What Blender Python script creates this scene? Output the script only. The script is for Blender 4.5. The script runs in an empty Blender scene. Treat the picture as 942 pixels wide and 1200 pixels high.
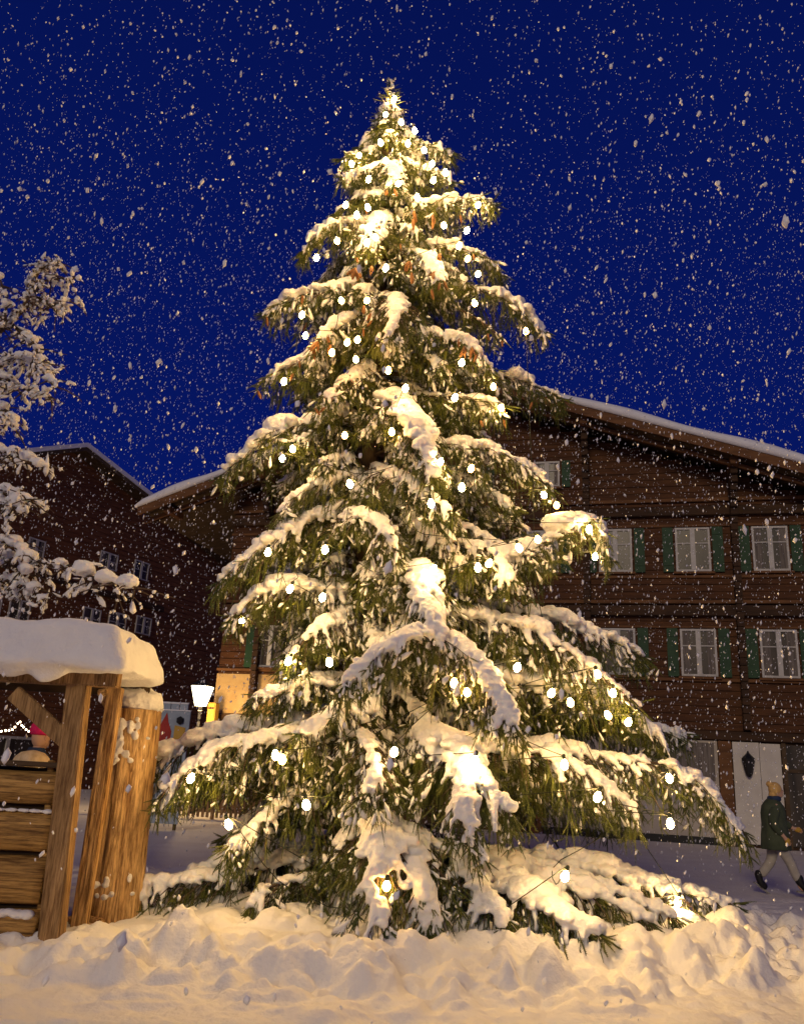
import bpy, bmesh, math, random
import numpy as np
from mathutils import Vector, Matrix

# ------------------------------------------------------------------ camera, world, light
FPX, PITCH, ROLL, CAMH = 1000.0, math.radians(17), math.radians(3), 1.6
sc = bpy.context.scene
Fv = np.array([0, math.cos(PITCH), math.sin(PITCH)])
_R0 = np.array([1., 0, 0]); _U0 = np.array([0, -math.sin(PITCH), math.cos(PITCH)])
Rv = math.cos(ROLL) * _R0 + math.sin(ROLL) * _U0
Uv = -math.sin(ROLL) * _R0 + math.cos(ROLL) * _U0
CP = np.array([0, 0, CAMH])
cd = bpy.data.cameras.new('camera'); cam = bpy.data.objects.new('camera', cd)
sc.collection.objects.link(cam); sc.camera = cam
cd.sensor_fit = 'VERTICAL'; cd.sensor_height = 24.0; cd.lens = 24.0 * FPX / 1200.0
cd.clip_start = 0.05; cd.clip_end = 3000
cam.matrix_world = Matrix(((Rv[0], Uv[0], -Fv[0], 0), (Rv[1], Uv[1], -Fv[1], 0), (Rv[2], Uv[2], -Fv[2], CAMH), (0, 0, 0, 1)))

SUN_EL, SUN_AZ = math.radians(20), math.radians(198)   # azimuth of the light source, clockwise from +Y
world = bpy.data.worlds.new('World'); sc.world = world; world.use_nodes = True
nt = world.node_tree; nt.nodes.clear()
wo = nt.nodes.new('ShaderNodeOutputWorld'); bg = nt.nodes.new('ShaderNodeBackground')
tc = nt.nodes.new('ShaderNodeTexCoord'); sx = nt.nodes.new('ShaderNodeSeparateXYZ'); cr = nt.nodes.new('ShaderNodeValToRGB')
nt.links.new(tc.outputs['Generated'], sx.inputs[0]); nt.links.new(sx.outputs['Z'], cr.inputs[0])
e = cr.color_ramp.elements
e[0].position = 0.0; e[0].color = (0.0022, 0.010, 0.125, 1)
e[1].position = 0.75; e[1].color = (0.0015, 0.0060, 0.082, 1)
x_ = cr.color_ramp.elements.new(0.35); x_.color = (0.0018, 0.0080, 0.115, 1)
nt.links.new(cr.outputs[0], bg.inputs[0]); bg.inputs[1].default_value = 1.0
nt.links.new(bg.outputs[0], wo.inputs[0])
sl = bpy.data.lights.new('sun', 'SUN'); sl.energy = .92; sl.angle = math.radians(16); sl.color = (1.0, 0.80, 0.56)
so = bpy.data.objects.new('sun', sl); sc.collection.objects.link(so)
sdir = Vector((math.sin(SUN_AZ) * math.cos(SUN_EL), math.cos(SUN_AZ) * math.cos(SUN_EL), math.sin(SUN_EL)))
so.rotation_euler = sdir.to_track_quat('Z', 'Y').to_euler(); so.location = (0, 0, 30)
sc.view_settings.view_transform = 'Standard'; sc.view_settings.look = 'None'
sc.view_settings.gamma = 1; sc.view_settings.exposure = 0.0
sc.render.engine = 'CYCLES'
sc.cycles.use_denoising = True
sc.cycles.max_bounces = 5; sc.cycles.diffuse_bounces = 3; sc.cycles.glossy_bounces = 2; sc.cycles.transmission_bounces = 2
sc.cycles.sample_clamp_indirect = 4; sc.cycles.caustics_reflective = False; sc.cycles.caustics_refractive = False
try: sc.cycles.use_light_tree = True
except Exception: pass

rng = np.random.default_rng(7); random.seed(7)
def W(x, y, Y):                        # the world point of photo pixel x,y on the vertical plane at distance Y
    d = Fv + Rv * (x - 471) / FPX + Uv * (600 - y) / FPX
    return CP + d * (Y / d[1])
def camdir(p): d = CP - p; return d / np.linalg.norm(d)

# ------------------------------------------------------------------ materials
def mat(name, col, rough=0.8, col2=None, scale=4.0, stretch=(1, 1, 1), bump=0.0, bscale=None, spec=0.3, emit=None, estr=0.0, detail=5, sss=0.0, metal=0.0, wave=None):
    m = bpy.data.materials.new(name); m.use_nodes = True; n = m.node_tree; b = n.nodes['Principled BSDF']
    b.inputs['Base Color'].default_value = (*col, 1); b.inputs['Roughness'].default_value = rough
    b.inputs['Specular IOR Level'].default_value = spec; b.inputs['Metallic'].default_value = metal
    if sss:
        b.inputs['Subsurface Weight'].default_value = sss; b.inputs['Subsurface Scale'].default_value = 0.04
        b.inputs['Subsurface Radius'].default_value = (1, .85, .7)
    if emit: b.inputs['Emission Color'].default_value = (*emit, 1); b.inputs['Emission Strength'].default_value = estr
    t = n.nodes.new('ShaderNodeTexCoord'); mp = n.nodes.new('ShaderNodeMapping'); mp.inputs['Scale'].default_value = stretch
    n.links.new(t.outputs['Object'], mp.inputs[0])
    if col2 is not None:
        nz = n.nodes.new('ShaderNodeTexNoise'); nz.inputs['Scale'].default_value = scale; nz.inputs['Detail'].default_value = detail
        r = n.nodes.new('ShaderNodeValToRGB'); r.color_ramp.elements[0].position = 0.32; r.color_ramp.elements[1].position = 0.68
        r.color_ramp.elements[0].color = (*col, 1); r.color_ramp.elements[1].color = (*col2, 1)
        n.links.new(mp.outputs[0], nz.inputs[0]); n.links.new(nz.outputs[0], r.inputs[0]); n.links.new(r.outputs[0], b.inputs['Base Color'])
    if bump:
        nb = n.nodes.new('ShaderNodeTexNoise'); nb.inputs['Scale'].default_value = bscale or scale * 3; nb.inputs['Detail'].default_value = 6
        bp = n.nodes.new('ShaderNodeBump'); bp.inputs['Strength'].default_value = 1.0; bp.inputs['Distance'].default_value = bump
        n.links.new(mp.outputs[0], nb.inputs[0]); n.links.new(nb.outputs[0], bp.inputs['Height']); n.links.new(bp.outputs[0], b.inputs['Normal'])
    return m
def wood(name, col, col2, rough, scale, stretch, bump, dark=.35, fine=34):
    """grain along the unstretched axis, darker streaks, knots and weathering"""
    m = mat(name, col, rough, col2, scale, stretch, bump, scale * 4); n = m.node_tree; b = n.nodes['Principled BSDF']
    base = b.inputs['Base Color'].links[0].from_socket; mp = [x for x in n.nodes if x.type == 'MAPPING'][0]
    nz = n.nodes.new('ShaderNodeTexNoise'); nz.inputs['Scale'].default_value = fine; nz.inputs['Detail'].default_value = 8; nz.inputs['Roughness'].default_value = .7
    r = n.nodes.new('ShaderNodeValToRGB'); r.color_ramp.elements[0].position = .38; r.color_ramp.elements[1].position = .58
    r.color_ramp.elements[0].color = (dark, dark * .85, dark * .7, 1); r.color_ramp.elements[1].color = (1, 1, 1, 1)
    vo = n.nodes.new('ShaderNodeTexVoronoi'); vo.inputs['Scale'].default_value = scale * .8
    r2 = n.nodes.new('ShaderNodeValToRGB'); r2.color_ramp.elements[0].position = .03; r2.color_ramp.elements[1].position = .13
    r2.color_ramp.elements[0].color = (.22, .15, .1, 1); r2.color_ramp.elements[1].color = (1, 1, 1, 1)
    m1 = n.nodes.new('ShaderNodeMix'); m1.data_type = 'RGBA'; m1.blend_type = 'MULTIPLY'; m1.inputs[0].default_value = 1
    m2 = n.nodes.new('ShaderNodeMix'); m2.data_type = 'RGBA'; m2.blend_type = 'MULTIPLY'; m2.inputs[0].default_value = 1
    n.links.new(mp.outputs[0], nz.inputs[0]); n.links.new(nz.outputs[0], r.inputs[0]); n.links.new(mp.outputs[0], vo.inputs[0]); n.links.new(vo.outputs['Distance'], r2.inputs[0])
    n.links.new(base, m1.inputs[6]); n.links.new(r.outputs[0], m1.inputs[7]); n.links.new(m1.outputs[2], m2.inputs[6]); n.links.new(r2.outputs[0], m2.inputs[7])
    n.links.new(m2.outputs[2], b.inputs['Base Color']); return m
M = {}
M['snow'] = mat('snow', (.86, .86, .87), .65, (.80, .80, .82), 3, bump=.014, bscale=26, spec=.25)
M['snow_tree'] = mat('snow_tree', (.87, .87, .87), .65, (.82, .82, .83), 3, bump=.014, bscale=30, spec=.25, sss=.45)
M['snow_ground'] = mat('snow_ground', (.84, .78, .69), .7, (.76, .69, .59), 1.2, bump=.02, bscale=16, spec=.25)
_n = M['snow_ground'].node_tree; _b = _n.nodes['Principled BSDF']; _src = _b.inputs['Base Color'].links[0].from_socket
_t = _n.nodes.new('ShaderNodeTexCoord'); _s = _n.nodes.new('ShaderNodeSeparateXYZ'); _m = _n.nodes.new('ShaderNodeMapRange'); _m.inputs[1].default_value = 11.5; _m.inputs[2].default_value = 15.5
_x = _n.nodes.new('ShaderNodeMix'); _x.data_type = 'RGBA'; _x.inputs[6].default_value = (.86, .85, .83, 1)      # fresh heaped snow near the tree, packed snow beyond with warm light painted in
_n.links.new(_t.outputs['Object'], _s.inputs[0]); _n.links.new(_s.outputs['Y'], _m.inputs[0]); _n.links.new(_m.outputs[0], _x.inputs[0]); _n.links.new(_src, _x.inputs[7]); _n.links.new(_x.outputs[2], _b.inputs['Base Color'])
M['flake'] = mat('snowflake', (.95, .95, .95), .5)
M['needle'] = mat('needle', (.036, .060, .010), .5, (.130, .140, .020), 5, spec=.4)
M['needle_dark'] = mat('needle_dark', (.06, .035, .02), .6, (.16, .10, .06), 9)
M['bark'] = mat('bark', (.05, .032, .02), .9, (.11, .075, .05), 9, (1, 1, .3), .01, 30)
M['cone'] = mat('cone', (.13, .055, .018), .6, (.26, .12, .045), 30, bump=.004, bscale=90)
M['cable'] = mat('cable', (.015, .02, .012), .5)
M['bulb'] = mat('bulb', (1, .9, .7), .3, emit=(1.0, .60, .20), estr=225.0)
M['bulb_dim'] = mat('bulb_dim', (1, .9, .7), .3, emit=(1.0, .52, .13), estr=90.0)
M['socket'] = mat('socket', (.02, .03, .02), .5)
M['log_brown'] = mat('log_brown', (.054, .019, .006), .75, (.110, .042, .012), 3, (.35, 1, 2.5), .012, 14)
M['log_dark'] = mat('log_dark', (.035, .018, .009), .8, (.07, .034, .014), 3, (.35, 1, 2.5), .01, 14)
M['beam'] = mat('beam', (.10, .042, .014), .75, (.19, .085, .03), 4, (.4, 1, 2), .006, 18)
M['house_left'] = mat('house_left', (.125, .045, .016), .8, (.21, .080, .028), 3, (.35, 1, 2.5), .01, 14)
M['plaster'] = mat('plaster', (.52, .46, .39), .85, (.44, .39, .33), 2, bump=.003, bscale=30)
M['plaster_white'] = mat('plaster_white', (.66, .62, .55), .8, (.56, .52, .46), 2, bump=.003, bscale=30)
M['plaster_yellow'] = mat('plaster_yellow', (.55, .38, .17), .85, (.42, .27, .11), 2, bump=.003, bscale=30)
M['white_paint'] = mat('white_paint', (.56, .54, .50), .5, (.44, .42, .39), 6)
M['shutter'] = mat('shutter', (.013, .045, .018), .6, (.022, .068, .028), 5)
M['glass'] = mat('glass', (.025, .022, .018), .28, (.10, .08, .06), .9, (2.2, 1, .4), spec=.25)
M['curtain'] = mat('curtain', (.22, .19, .16), .8, (.10, .085, .075), 9, (3, 1, .15))
M['roof'] = mat('roof', (.03, .022, .018), .8, (.06, .045, .035), 6)
M['wood_grey'] = wood('wood_grey', (.24, .145, .060), (.46, .29, .13), .75, 4, (4, 4, .3), .008, .45, 16)
M['wood_plank'] = wood('wood_plank', (.32, .175, .045), (.58, .35, .11), .7, 2.6, (.3, 2, 4.5), .014, .30, 11)
M['wood_orange'] = wood('wood_orange', (.50, .285, .105), (.78, .54, .26), .6, 2.8, (3.2, 3.2, .35), .02, .34, 11)
M['wood_dark'] = mat('wood_dark', (.06, .038, .02), .8, (.11, .07, .035), 5, (.5, 1, 1))
M['iron'] = mat('iron', (.012, .012, .014), .5)
M['lampglass'] = mat('lampglass', (1, .95, .8), .3, emit=(1, .80, .50), estr=7)
M['yellow'] = mat('yellow', (.55, .33, .05), .6, (.45, .26, .04), 5)
M['board_blue'] = mat('board_blue', (.26, .32, .40), .7, (.36, .42, .50), 3)
M['red'] = mat('red', (.42, .03, .02), .6, (.30, .02, .015), 7)
M['pink'] = mat('pink', (.78, .02, .16), .85, (.60, .012, .11), 40, bump=.004, bscale=120)
M['cream'] = mat('cream', (.78, .62, .42), .9, (.55, .38, .22), 18, (1, 1, .2), .006, 60)
M['navy'] = mat('navy', (.015, .03, .075), .8, (.03, .05, .11), 10)
M['skin'] = mat('skin', (.55, .33, .23), .6)
M['coat'] = mat('coat', (.045, .060, .034), .9, (.075, .092, .055), 7, bump=.006, bscale=18)
M['trouser'] = mat('trouser', (.42, .39, .34), .85, (.34, .31, .27), 8, bump=.004, bscale=25)
M['boot'] = mat('boot', (.012, .011, .012), .5)
M['sole'] = mat('sole', (.25, .24, .22), .7)
M['hair'] = mat('hair', (.52, .30, .09), .6, (.70, .46, .17), 30, (1, 1, .3))
M['black'] = mat('black', (.01, .01, .012), .4)
M['fairy'] = mat('fairy', (1, .9, .8), .3, emit=(1, .75, .5), estr=9)

# ------------------------------------------------------------------ object helpers
C = sc.collection
def tag(o, label=None, cat=None, group=None, kind=None):
    if label: o['label'] = label
    if cat: o['category'] = cat
    if group: o['group'] = group
    if kind: o['kind'] = kind
    return o
def empty(name, loc=(0, 0, 0), rz=0.0, **k):
    o = bpy.data.objects.new(name, None); C.objects.link(o); o.location = loc; o.rotation_euler = (0, 0, rz)
    o.empty_display_size = .2
    return tag(o, **k)
def link(name, me, m, parent=None, smooth=False):
    o = bpy.data.objects.new(name, me); C.objects.link(o)
    if m is not None and not me.materials: me.materials.append(m)
    if parent is not None: o.parent = parent
    if smooth: me.polygons.foreach_set('use_smooth', np.ones(len(me.polygons), bool))
    return o
def npmesh(name, V, F):
    V = np.asarray(V, np.float32); F = np.asarray(F, np.int32); k = F.shape[1]
    me = bpy.data.meshes.new(name); me.vertices.add(len(V)); me.vertices.foreach_set('co', V.ravel())
    me.loops.add(F.size); me.loops.foreach_set('vertex_index', F.ravel())
    me.polygons.add(len(F)); me.polygons.foreach_set('loop_start', np.arange(0, F.size, k, dtype=np.int32))
    try: me.polygons.foreach_set('loop_total', np.full(len(F), k, np.int32))
    except Exception: pass
    me.update(calc_edges=True); return me
class MB:
    """collects shapes that become ONE mesh"""
    def __init__(s): s.bm = bmesh.new()
    def box(s, x0, x1, y0, y1, z0, z1, bev=0.0, mtx=None):
        r = bmesh.ops.create_cube(s.bm, size=1.0)['verts']
        bmesh.ops.scale(s.bm, vec=(abs(x1 - x0), abs(y1 - y0), abs(z1 - z0)), verts=r)
        bmesh.ops.translate(s.bm, vec=((x0 + x1) / 2, (y0 + y1) / 2, (z0 + z1) / 2), verts=r)
        if bev:
            ed = list({e for v in r for e in v.link_edges})
            g = bmesh.ops.bevel(s.bm, geom=ed, offset=bev, segments=2, affect='EDGES')
            r = list(set(g['verts']) | {v for v in r if v.is_valid})
        if mtx is not None: bmesh.ops.transform(s.bm, matrix=mtx, verts=[v for v in r if v.is_valid])
        return s
    def bar(s, a, b, w, d=None, bev=0.006, up=(0, 1, 0)):
        """rectangular timber from a to b, w across, d in direction 'up'"""
        d = d or w; a = Vector(a); b = Vector(b); L = (b - a).length
        z = (b - a).normalized(); x = Vector(up).cross(z)
        x = x.normalized() if x.length > 1e-6 else Vector((1, 0, 0)); y = z.cross(x)
        mtx = Matrix((( x.x, y.x, z.x, a.x), (x.y, y.y, z.y, a.y), (x.z, y.z, z.z, a.z), (0, 0, 0, 1)))
        return s.box(-w / 2, w / 2, -d / 2, d / 2, 0, L, bev, mtx)
    def prism(s, pts, y0, y1):
        """polygon of (x,z) pushed from y0 to y1"""
        f = [s.bm.verts.new((x, y0, z)) for x, z in pts]; g = [s.bm.verts.new((x, y1, z)) for x, z in pts]
        n = len(pts); s.bm.faces.new(f); s.bm.faces.new(g[::-1])
        for i in range(n): s.bm.faces.new((f[(i + 1) % n], f[i], g[i], g[(i + 1) % n]))
        return s
    def tube(s, pts, radii, seg=8):
        pts = [Vector(p) for p in pts]; rings = []
        for i, p in enumerate(pts):
            t = (pts[min(i + 1, len(pts) - 1)] - pts[max(i - 1, 0)]).normalized()
            u = t.cross(Vector((0, 0, 1)) if abs(t.z) < .9 else Vector((1, 0, 0))).normalized(); v = t.cross(u)
            r = radii[i] if hasattr(radii, '__len__') else radii
            rings.append([s.bm.verts.new(p + (u * math.cos(6.28318 * k / seg) + v * math.sin(6.28318 * k / seg)) * r) for k in range(seg)])
        for a, b in zip(rings, rings[1:]):
            for k in range(seg): s.bm.faces.new((a[k], a[(k + 1) % seg], b[(k + 1) % seg], b[k]))
        s.bm.faces.new(rings[0][::-1]); s.bm.faces.new(rings[-1]); return s
    def lathe(s, prof, seg=16, c=(0, 0, 0), sx=1, sy=1):
        rings = [[s.bm.verts.new((c[0] + sx * r * math.cos(6.28318 * k / seg), c[1] + sy * r * math.sin(6.28318 * k / seg), c[2] + z)) for k in range(seg)] for r, z in prof]
        for a, b in zip(rings, rings[1:]):
            for k in range(seg): s.bm.faces.new((a[k], a[(k + 1) % seg], b[(k + 1) % seg], b[k]))
        s.bm.faces.new(rings[0][::-1]); s.bm.faces.new(rings[-1]); return s
    def ball(s, c, r, sub=2, rot=None):
        v = bmesh.ops.create_icosphere(s.bm, subdivisions=sub, radius=1)['verts']
        r = r if hasattr(r, '__len__') else (r, r, r)
        bmesh.ops.scale(s.bm, vec=r, verts=v)
        if rot is not None: bmesh.ops.transform(s.bm, matrix=rot.to_4x4(), verts=v)
        bmesh.ops.translate(s.bm, vec=c, verts=v); return s
    def build(s, name, m, parent=None, smooth=False):
        bmesh.ops.recalc_face_normals(s.bm, faces=s.bm.faces)
        me = bpy.data.meshes.new(name); s.bm.to_mesh(me); s.bm.free(); return link(name, me, m, parent, smooth)
def ico(sub):
    b = bmesh.new(); bmesh.ops.create_icosphere(b, subdivisions=sub, radius=1)
    V = np.array([v.co[:] for v in b.verts]); F = np.array([[v.index for v in f.verts] for f in b.faces]); b.free(); return V, F
ICO1, ICO2 = ico(1), ico(2)
def frames(D, roll=None):
    """rotation matrices whose z axis is D (n,3)"""
    D = D / np.linalg.norm(D, axis=1, keepdims=True)
    a = np.where(np.abs(D[:, 2:3]) < .9, np.array([[0, 0, 1.]]), np.array([[1., 0, 0]]))
    X = np.cross(a, D); X /= np.linalg.norm(X, axis=1, keepdims=True); Y = np.cross(D, X)
    if roll is not None:
        c, s = np.cos(roll)[:, None], np.sin(roll)[:, None]; X, Y = X * c + Y * s, Y * c - X * s
    return np.stack([X, Y, D], axis=2)
def instance(TV, TF, P, R, S):
    """copies of a template at P (n,3), rotated R (n,3,3), scaled S (n,3) -> V,F"""
    V = np.einsum('nij,nkj->nki', R, TV[None] * S[:, None, :]) + P[:, None, :]
    F = TF[None] + (np.arange(len(P)) * len(TV))[:, None, None]
    return V.reshape(-1, 3), F.reshape(-1, TF.shape[1])
def modmesh(V, F, mods, name):
    """a mesh run through modifiers, returned as mesh data"""
    me = npmesh(name, V, F); o = bpy.data.objects.new(name + '_src', me); C.objects.link(o)
    for t, kw in mods:
        m = o.modifiers.new('m', t)
        for k, v in kw.items(): setattr(m, k, v)
    dg = bpy.context.evaluated_depsgraph_get(); out = bpy.data.meshes.new_from_object(o.evaluated_get(dg))
    out.name = name; bpy.data.objects.remove(o); bpy.data.meshes.remove(me); return out
clouds = bpy.data.textures.new('snow_clouds', 'CLOUDS'); clouds.noise_scale = .09; clouds.noise_depth = 2
fine_ = bpy.data.textures.new('snow_fine', 'CLOUDS'); fine_.noise_scale = .03; fine_.noise_depth = 2
def snowmesh(blobs, name, voxel=.02, sm=3, disp=.02):
    """blobs: list/array of (x,y,z,rx,ry,rz) -> merged snow"""
    B = np.asarray(blobs); n = len(B); P, S = B[:, :3], B[:, 3:6]
    R = np.repeat(np.eye(3)[None], n, 0); a = rng.uniform(0, 6.28, n) * (np.abs(S[:, 0] - S[:, 1]) < .2 * S[:, 0])
    R[:, 0, 0] = np.cos(a); R[:, 0, 1] = -np.sin(a); R[:, 1, 0] = np.sin(a); R[:, 1, 1] = np.cos(a)
    V, F = instance(ICO2[0], ICO2[1], P, R, S)
    mods = [('REMESH', dict(mode='VOXEL', voxel_size=voxel, use_smooth_shade=True)),
            ('SMOOTH', dict(factor=.5, iterations=sm))]
    if disp: mods += [('DISPLACE', dict(texture=clouds, strength=disp * 2, mid_level=.5, texture_coords='LOCAL')), ('DISPLACE', dict(texture=fine_, strength=disp * .8, mid_level=.5, texture_coords='LOCAL'))]
    return modmesh(V, F, mods, name)

# ------------------------------------------------------------------ noise in numpy
_perm = rng.permutation(256)
def vnoise(x, y, s=0):
    xi = np.floor(x).astype(int); yi = np.floor(y).astype(int); fx = x - xi; fy = y - yi
    fx = fx * fx * (3 - 2 * fx); fy = fy * fy * (3 - 2 * fy)
    h = lambda a, b: _perm[(_perm[(a + s * 17) & 255] + b) & 255] / 255.0
    return (h(xi, yi) * (1 - fx) + h(xi + 1, yi) * fx) * (1 - fy) + (h(xi, yi + 1) * (1 - fx) + h(xi + 1, yi + 1) * fx) * fy
def fbm(x, y, o=4, s=0):
    r = 0; a = .5
    for i in range(o): r = r + a * vnoise(x, y, s + i); x = x * 2.03 + 11.3; y = y * 2.03 + 5.7; a *= .5
    return r
def sstep(a, b, x): t = np.clip((x - a) / (b - a), 0, 1); return t * t * (3 - 2 * t)

# ------------------------------------------------------------------ ground
TX, TY = -0.47, 11.0                       # the spruce's trunk
def axis(lo, hi, flo, fhi, fine):
    mid = np.arange(flo, fhi, fine); out = [fhi]; st = fine
    while out[-1] < hi: st *= 1.09; out.append(out[-1] + st)
    lft = [flo]; st = fine
    while lft[-1] > lo: st *= 1.09; lft.append(lft[-1] - st)
    return np.concatenate([lft[1:][::-1], mid, out])
gx = axis(-900, 900, -5.2, 5.6, .026); gy = axis(-300, 1400, 5.6, 14.0, .026)
GX, GY = np.meshgrid(gx, gy)
def mound_q(x, y):
    """<1 inside the heap of snow round the spruce"""
    dx = x - .0; a = np.where(dx > 0, 4.5, 6.5)
    w = .10 * (fbm(x * 1.3, y * 1.3, 3, 5) - .5) * 2
    return np.sqrt((dx / a) ** 2 + ((y - 11.0) / 3.75) ** 2) + w * .6
def base_h(x, y):
    q = mound_q(x, y)
    lf = sstep(-3.0, -1.2, x); h = (.07 + .15 * lf) * (1 - sstep(.84, 1.02, q)) + .20 * lf * (1 - sstep(.1, .85, q)) + .16 * sstep(-.3, 1.2, x) * (1 - sstep(.55, .97, q))
    h = h + .09 * (fbm(x * 1.6, y * 1.6, 4, 2) - .5) * (1 - sstep(.95, 1.12, q))
    h = h + .035 * (fbm(x * .8, y * 1.1, 3, 9) - .45) * sstep(1, 1.1, q) * (1 - sstep(14, 30, np.hypot(x, y)))
    return h
H = base_h(GX, GY)
# clods and footprints heaped in the rim
nC = 2600
th = rng.uniform(0, 2 * math.pi, nC)
cl = []
while len(cl) < 8000:
    x, y = rng.uniform(-5, 4.8), rng.uniform(6.0, 13.5); q = float(mound_q(x, y))
    p = math.exp(-((q - .97) / .11) ** 2) + .18 * (q < .9) + (.55 if (q < 1.35 and x < .8) else .22) * math.exp(-((q - 1.10) / .12) ** 2)
    if rng.random() < p: cl.append((x, y, q))
for x, y, q in cl:
    r = float(np.clip(rng.lognormal(-2.75, .6), .03, .30)); hgt = r * rng.uniform(.15, .45) * (.6 if x < -2 else 1)
    if q > 1.08: hgt *= .5
    sgn = -1 if (rng.random() < .22 and r > .08) else 1
    i0, i1 = np.searchsorted(gx, (x - r * 1.3, x + r * 1.3)); j0, j1 = np.searchsorted(gy, (y - r * 1.3, y + r * 1.3))
    if i1 <= i0 or j1 <= j0: continue
    X, Y = GX[j0:j1, i0:i1] - x, GY[j0:j1, i0:i1] - y
    an = rng.uniform(0, 3.14); ca, sa = math.cos(an), math.sin(an); el = rng.uniform(.7, 1.3)
    d2 = ((X * ca + Y * sa) / r * el) ** 2 + ((Y * ca - X * sa) / r / el) ** 2
    b = np.clip(1 - d2, 0, None) ** (.7 if sgn > 0 else 1.2) * hgt
    H[j0:j1, i0:i1] += b * sgn * .8
q_ = mound_q(GX, GY); near = (1 - sstep(15, 28, np.hypot(GX, GY)))
H += .026 * (fbm(GX * 7, GY * 7, 4, 4) - .5) * near * 2 * (.5 + .5 * (q_ < 1.05))
rg = 1 - np.abs(fbm(GX * 3.1, GY * 4.3, 4, 11) - .47) * 6; H += .022 * np.clip(rg, -.6, 1) * np.exp(-((q_ - .98) / .16) ** 2)
tr = fbm(GX * 1.2 + GY * .6, GY * 9 - GX * 1.2, 3, 8) - .5          # wheel and boot tracks in the packed snow in front
H += .065 * tr * sstep(1.02, 1.1, q_) * near
H += 0.5 * sstep(60, 400, np.hypot(GX, GY)) * 8
def gh(x, y):
    i = int(np.clip(np.searchsorted(gx, x), 1, len(gx) - 1)); j = int(np.clip(np.searchsorted(gy, y), 1, len(gy) - 1)); return float(H[j, i])
nx, ny = len(gx), len(gy)
V = np.stack([GX.ravel(), GY.ravel(), H.ravel()], 1)
I = (np.arange(ny - 1)[:, None] * nx + np.arange(nx - 1)[None]).ravel()
F = np.stack([I, I + 1, I + nx + 1, I + nx], 1)
tag(link('snow_ground', npmesh('snow_ground', V, F), M['snow_ground'], smooth=True), 'trodden and heaped snow covering the square', kind='structure')

# ------------------------------------------------------------------ the big chalet
YAW = math.radians(15)
nC_ = np.array([math.sin(YAW), math.cos(YAW), 0]); tC_ = np.array([math.cos(YAW), -math.sin(YAW), 0]); pC_ = np.array([0, 30., 0]); pC_ = pC_ - tC_ * (pC_ @ tC_)
def T(x, y, off=0.0, p=pC_, n=nC_, t=tC_):
    p1 = p - n * off; d = Fv + Rv * (x - 471) / FPX + Uv * (600 - y) / FPX
    q = CP + d * (np.dot(p1 - CP, n) / np.dot(d, n)); return float((q - p) @ t), float(q[2])
ch = empty('chalet', tuple(pC_), -YAW, label='large dark timber chalet with green shutters and a snow covered gable roof', cat='chalet')
WL, WR, EZ = -14.4, 8.6, 0
RT, RZ = T(557, 431, 1.6); LT, LZ = T(165, 582, 1.6); slope = (RZ - LZ) / (RT - LT)
RB = RZ - .42                               # height of the roof boards at the ridge
def under(t): return RB - .30 - abs(t - RT) * slope
m = MB()                                    # squared log courses
zz = 3.12; k = 0
while zz < RB:
    z1 = zz + .245
    tl = max(WL, RT - (RB - .3 - z1) / slope); trr = min(WR, RT + (RB - .3 - z1) / slope)
    if tl < trr - .2: m.box(tl, trr, .0 + .012 * (k % 2), .5, zz, z1 - .012, .012)
    zz += .245; k += 1
m.build('wall', M['log_brown'], ch)
m = MB(); m.box(WL, WR, .03, 16, 0, 3.1); m.box(WL, WR, .25, 16, 3.1, 11.2)
m.prism([(WL, 11.2), (WR, 11.2), (WR, under(WR)), (RT, under(RT)), (WL, under(WL))], .3, 16)
m.build('house_body', M['log_dark'], ch)
m = MB(); m.box(-2.6, 2.72, -.02, .03, .05, 3.05); m.build('plaster_wall', M['plaster'], ch)
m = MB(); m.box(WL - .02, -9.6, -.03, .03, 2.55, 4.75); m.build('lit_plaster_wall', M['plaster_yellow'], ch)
m = MB(); m.box(-2.6, 3.1, -.06, -.022, .0, .22); m.build('plinth', M['black'], ch)
for z, h_, pr in ((3.08, .26, .14), (6.95, .34, .20), (7.36, .12, .12), (10.35, .30, .18), (10.85, .12, .10), (8.22, .10, .07), (4.86, .10, .07), (9.98, .09, .05), (6.56, .07, .05)):
    MB().box(max(WL, RT - (RB - .3 - z - h_) / slope) - .05, WR, -pr, -.002, z, z + h_, .015).build('floor_beam', M['beam'] if h_ < .2 else M['log_dark'], ch)
# stacked log ends that carry the purlins
for t in (-12.9, -9.2, -5.2, -1.15, 3.62, 7.3):
    top = under(t) - .05; m = MB(); z = 3.4
    while z < top:
        w = .11 + .0; d = .30 + max(0, (z - (top - 1.9)) / 1.9) * .95
        if z > 3.2: m.box(t - w, t + w, -d, -.004, z, z + .23, .015)
        z += .245
    m.build('log_end_pillar', M['log_dark'], ch)
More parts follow.
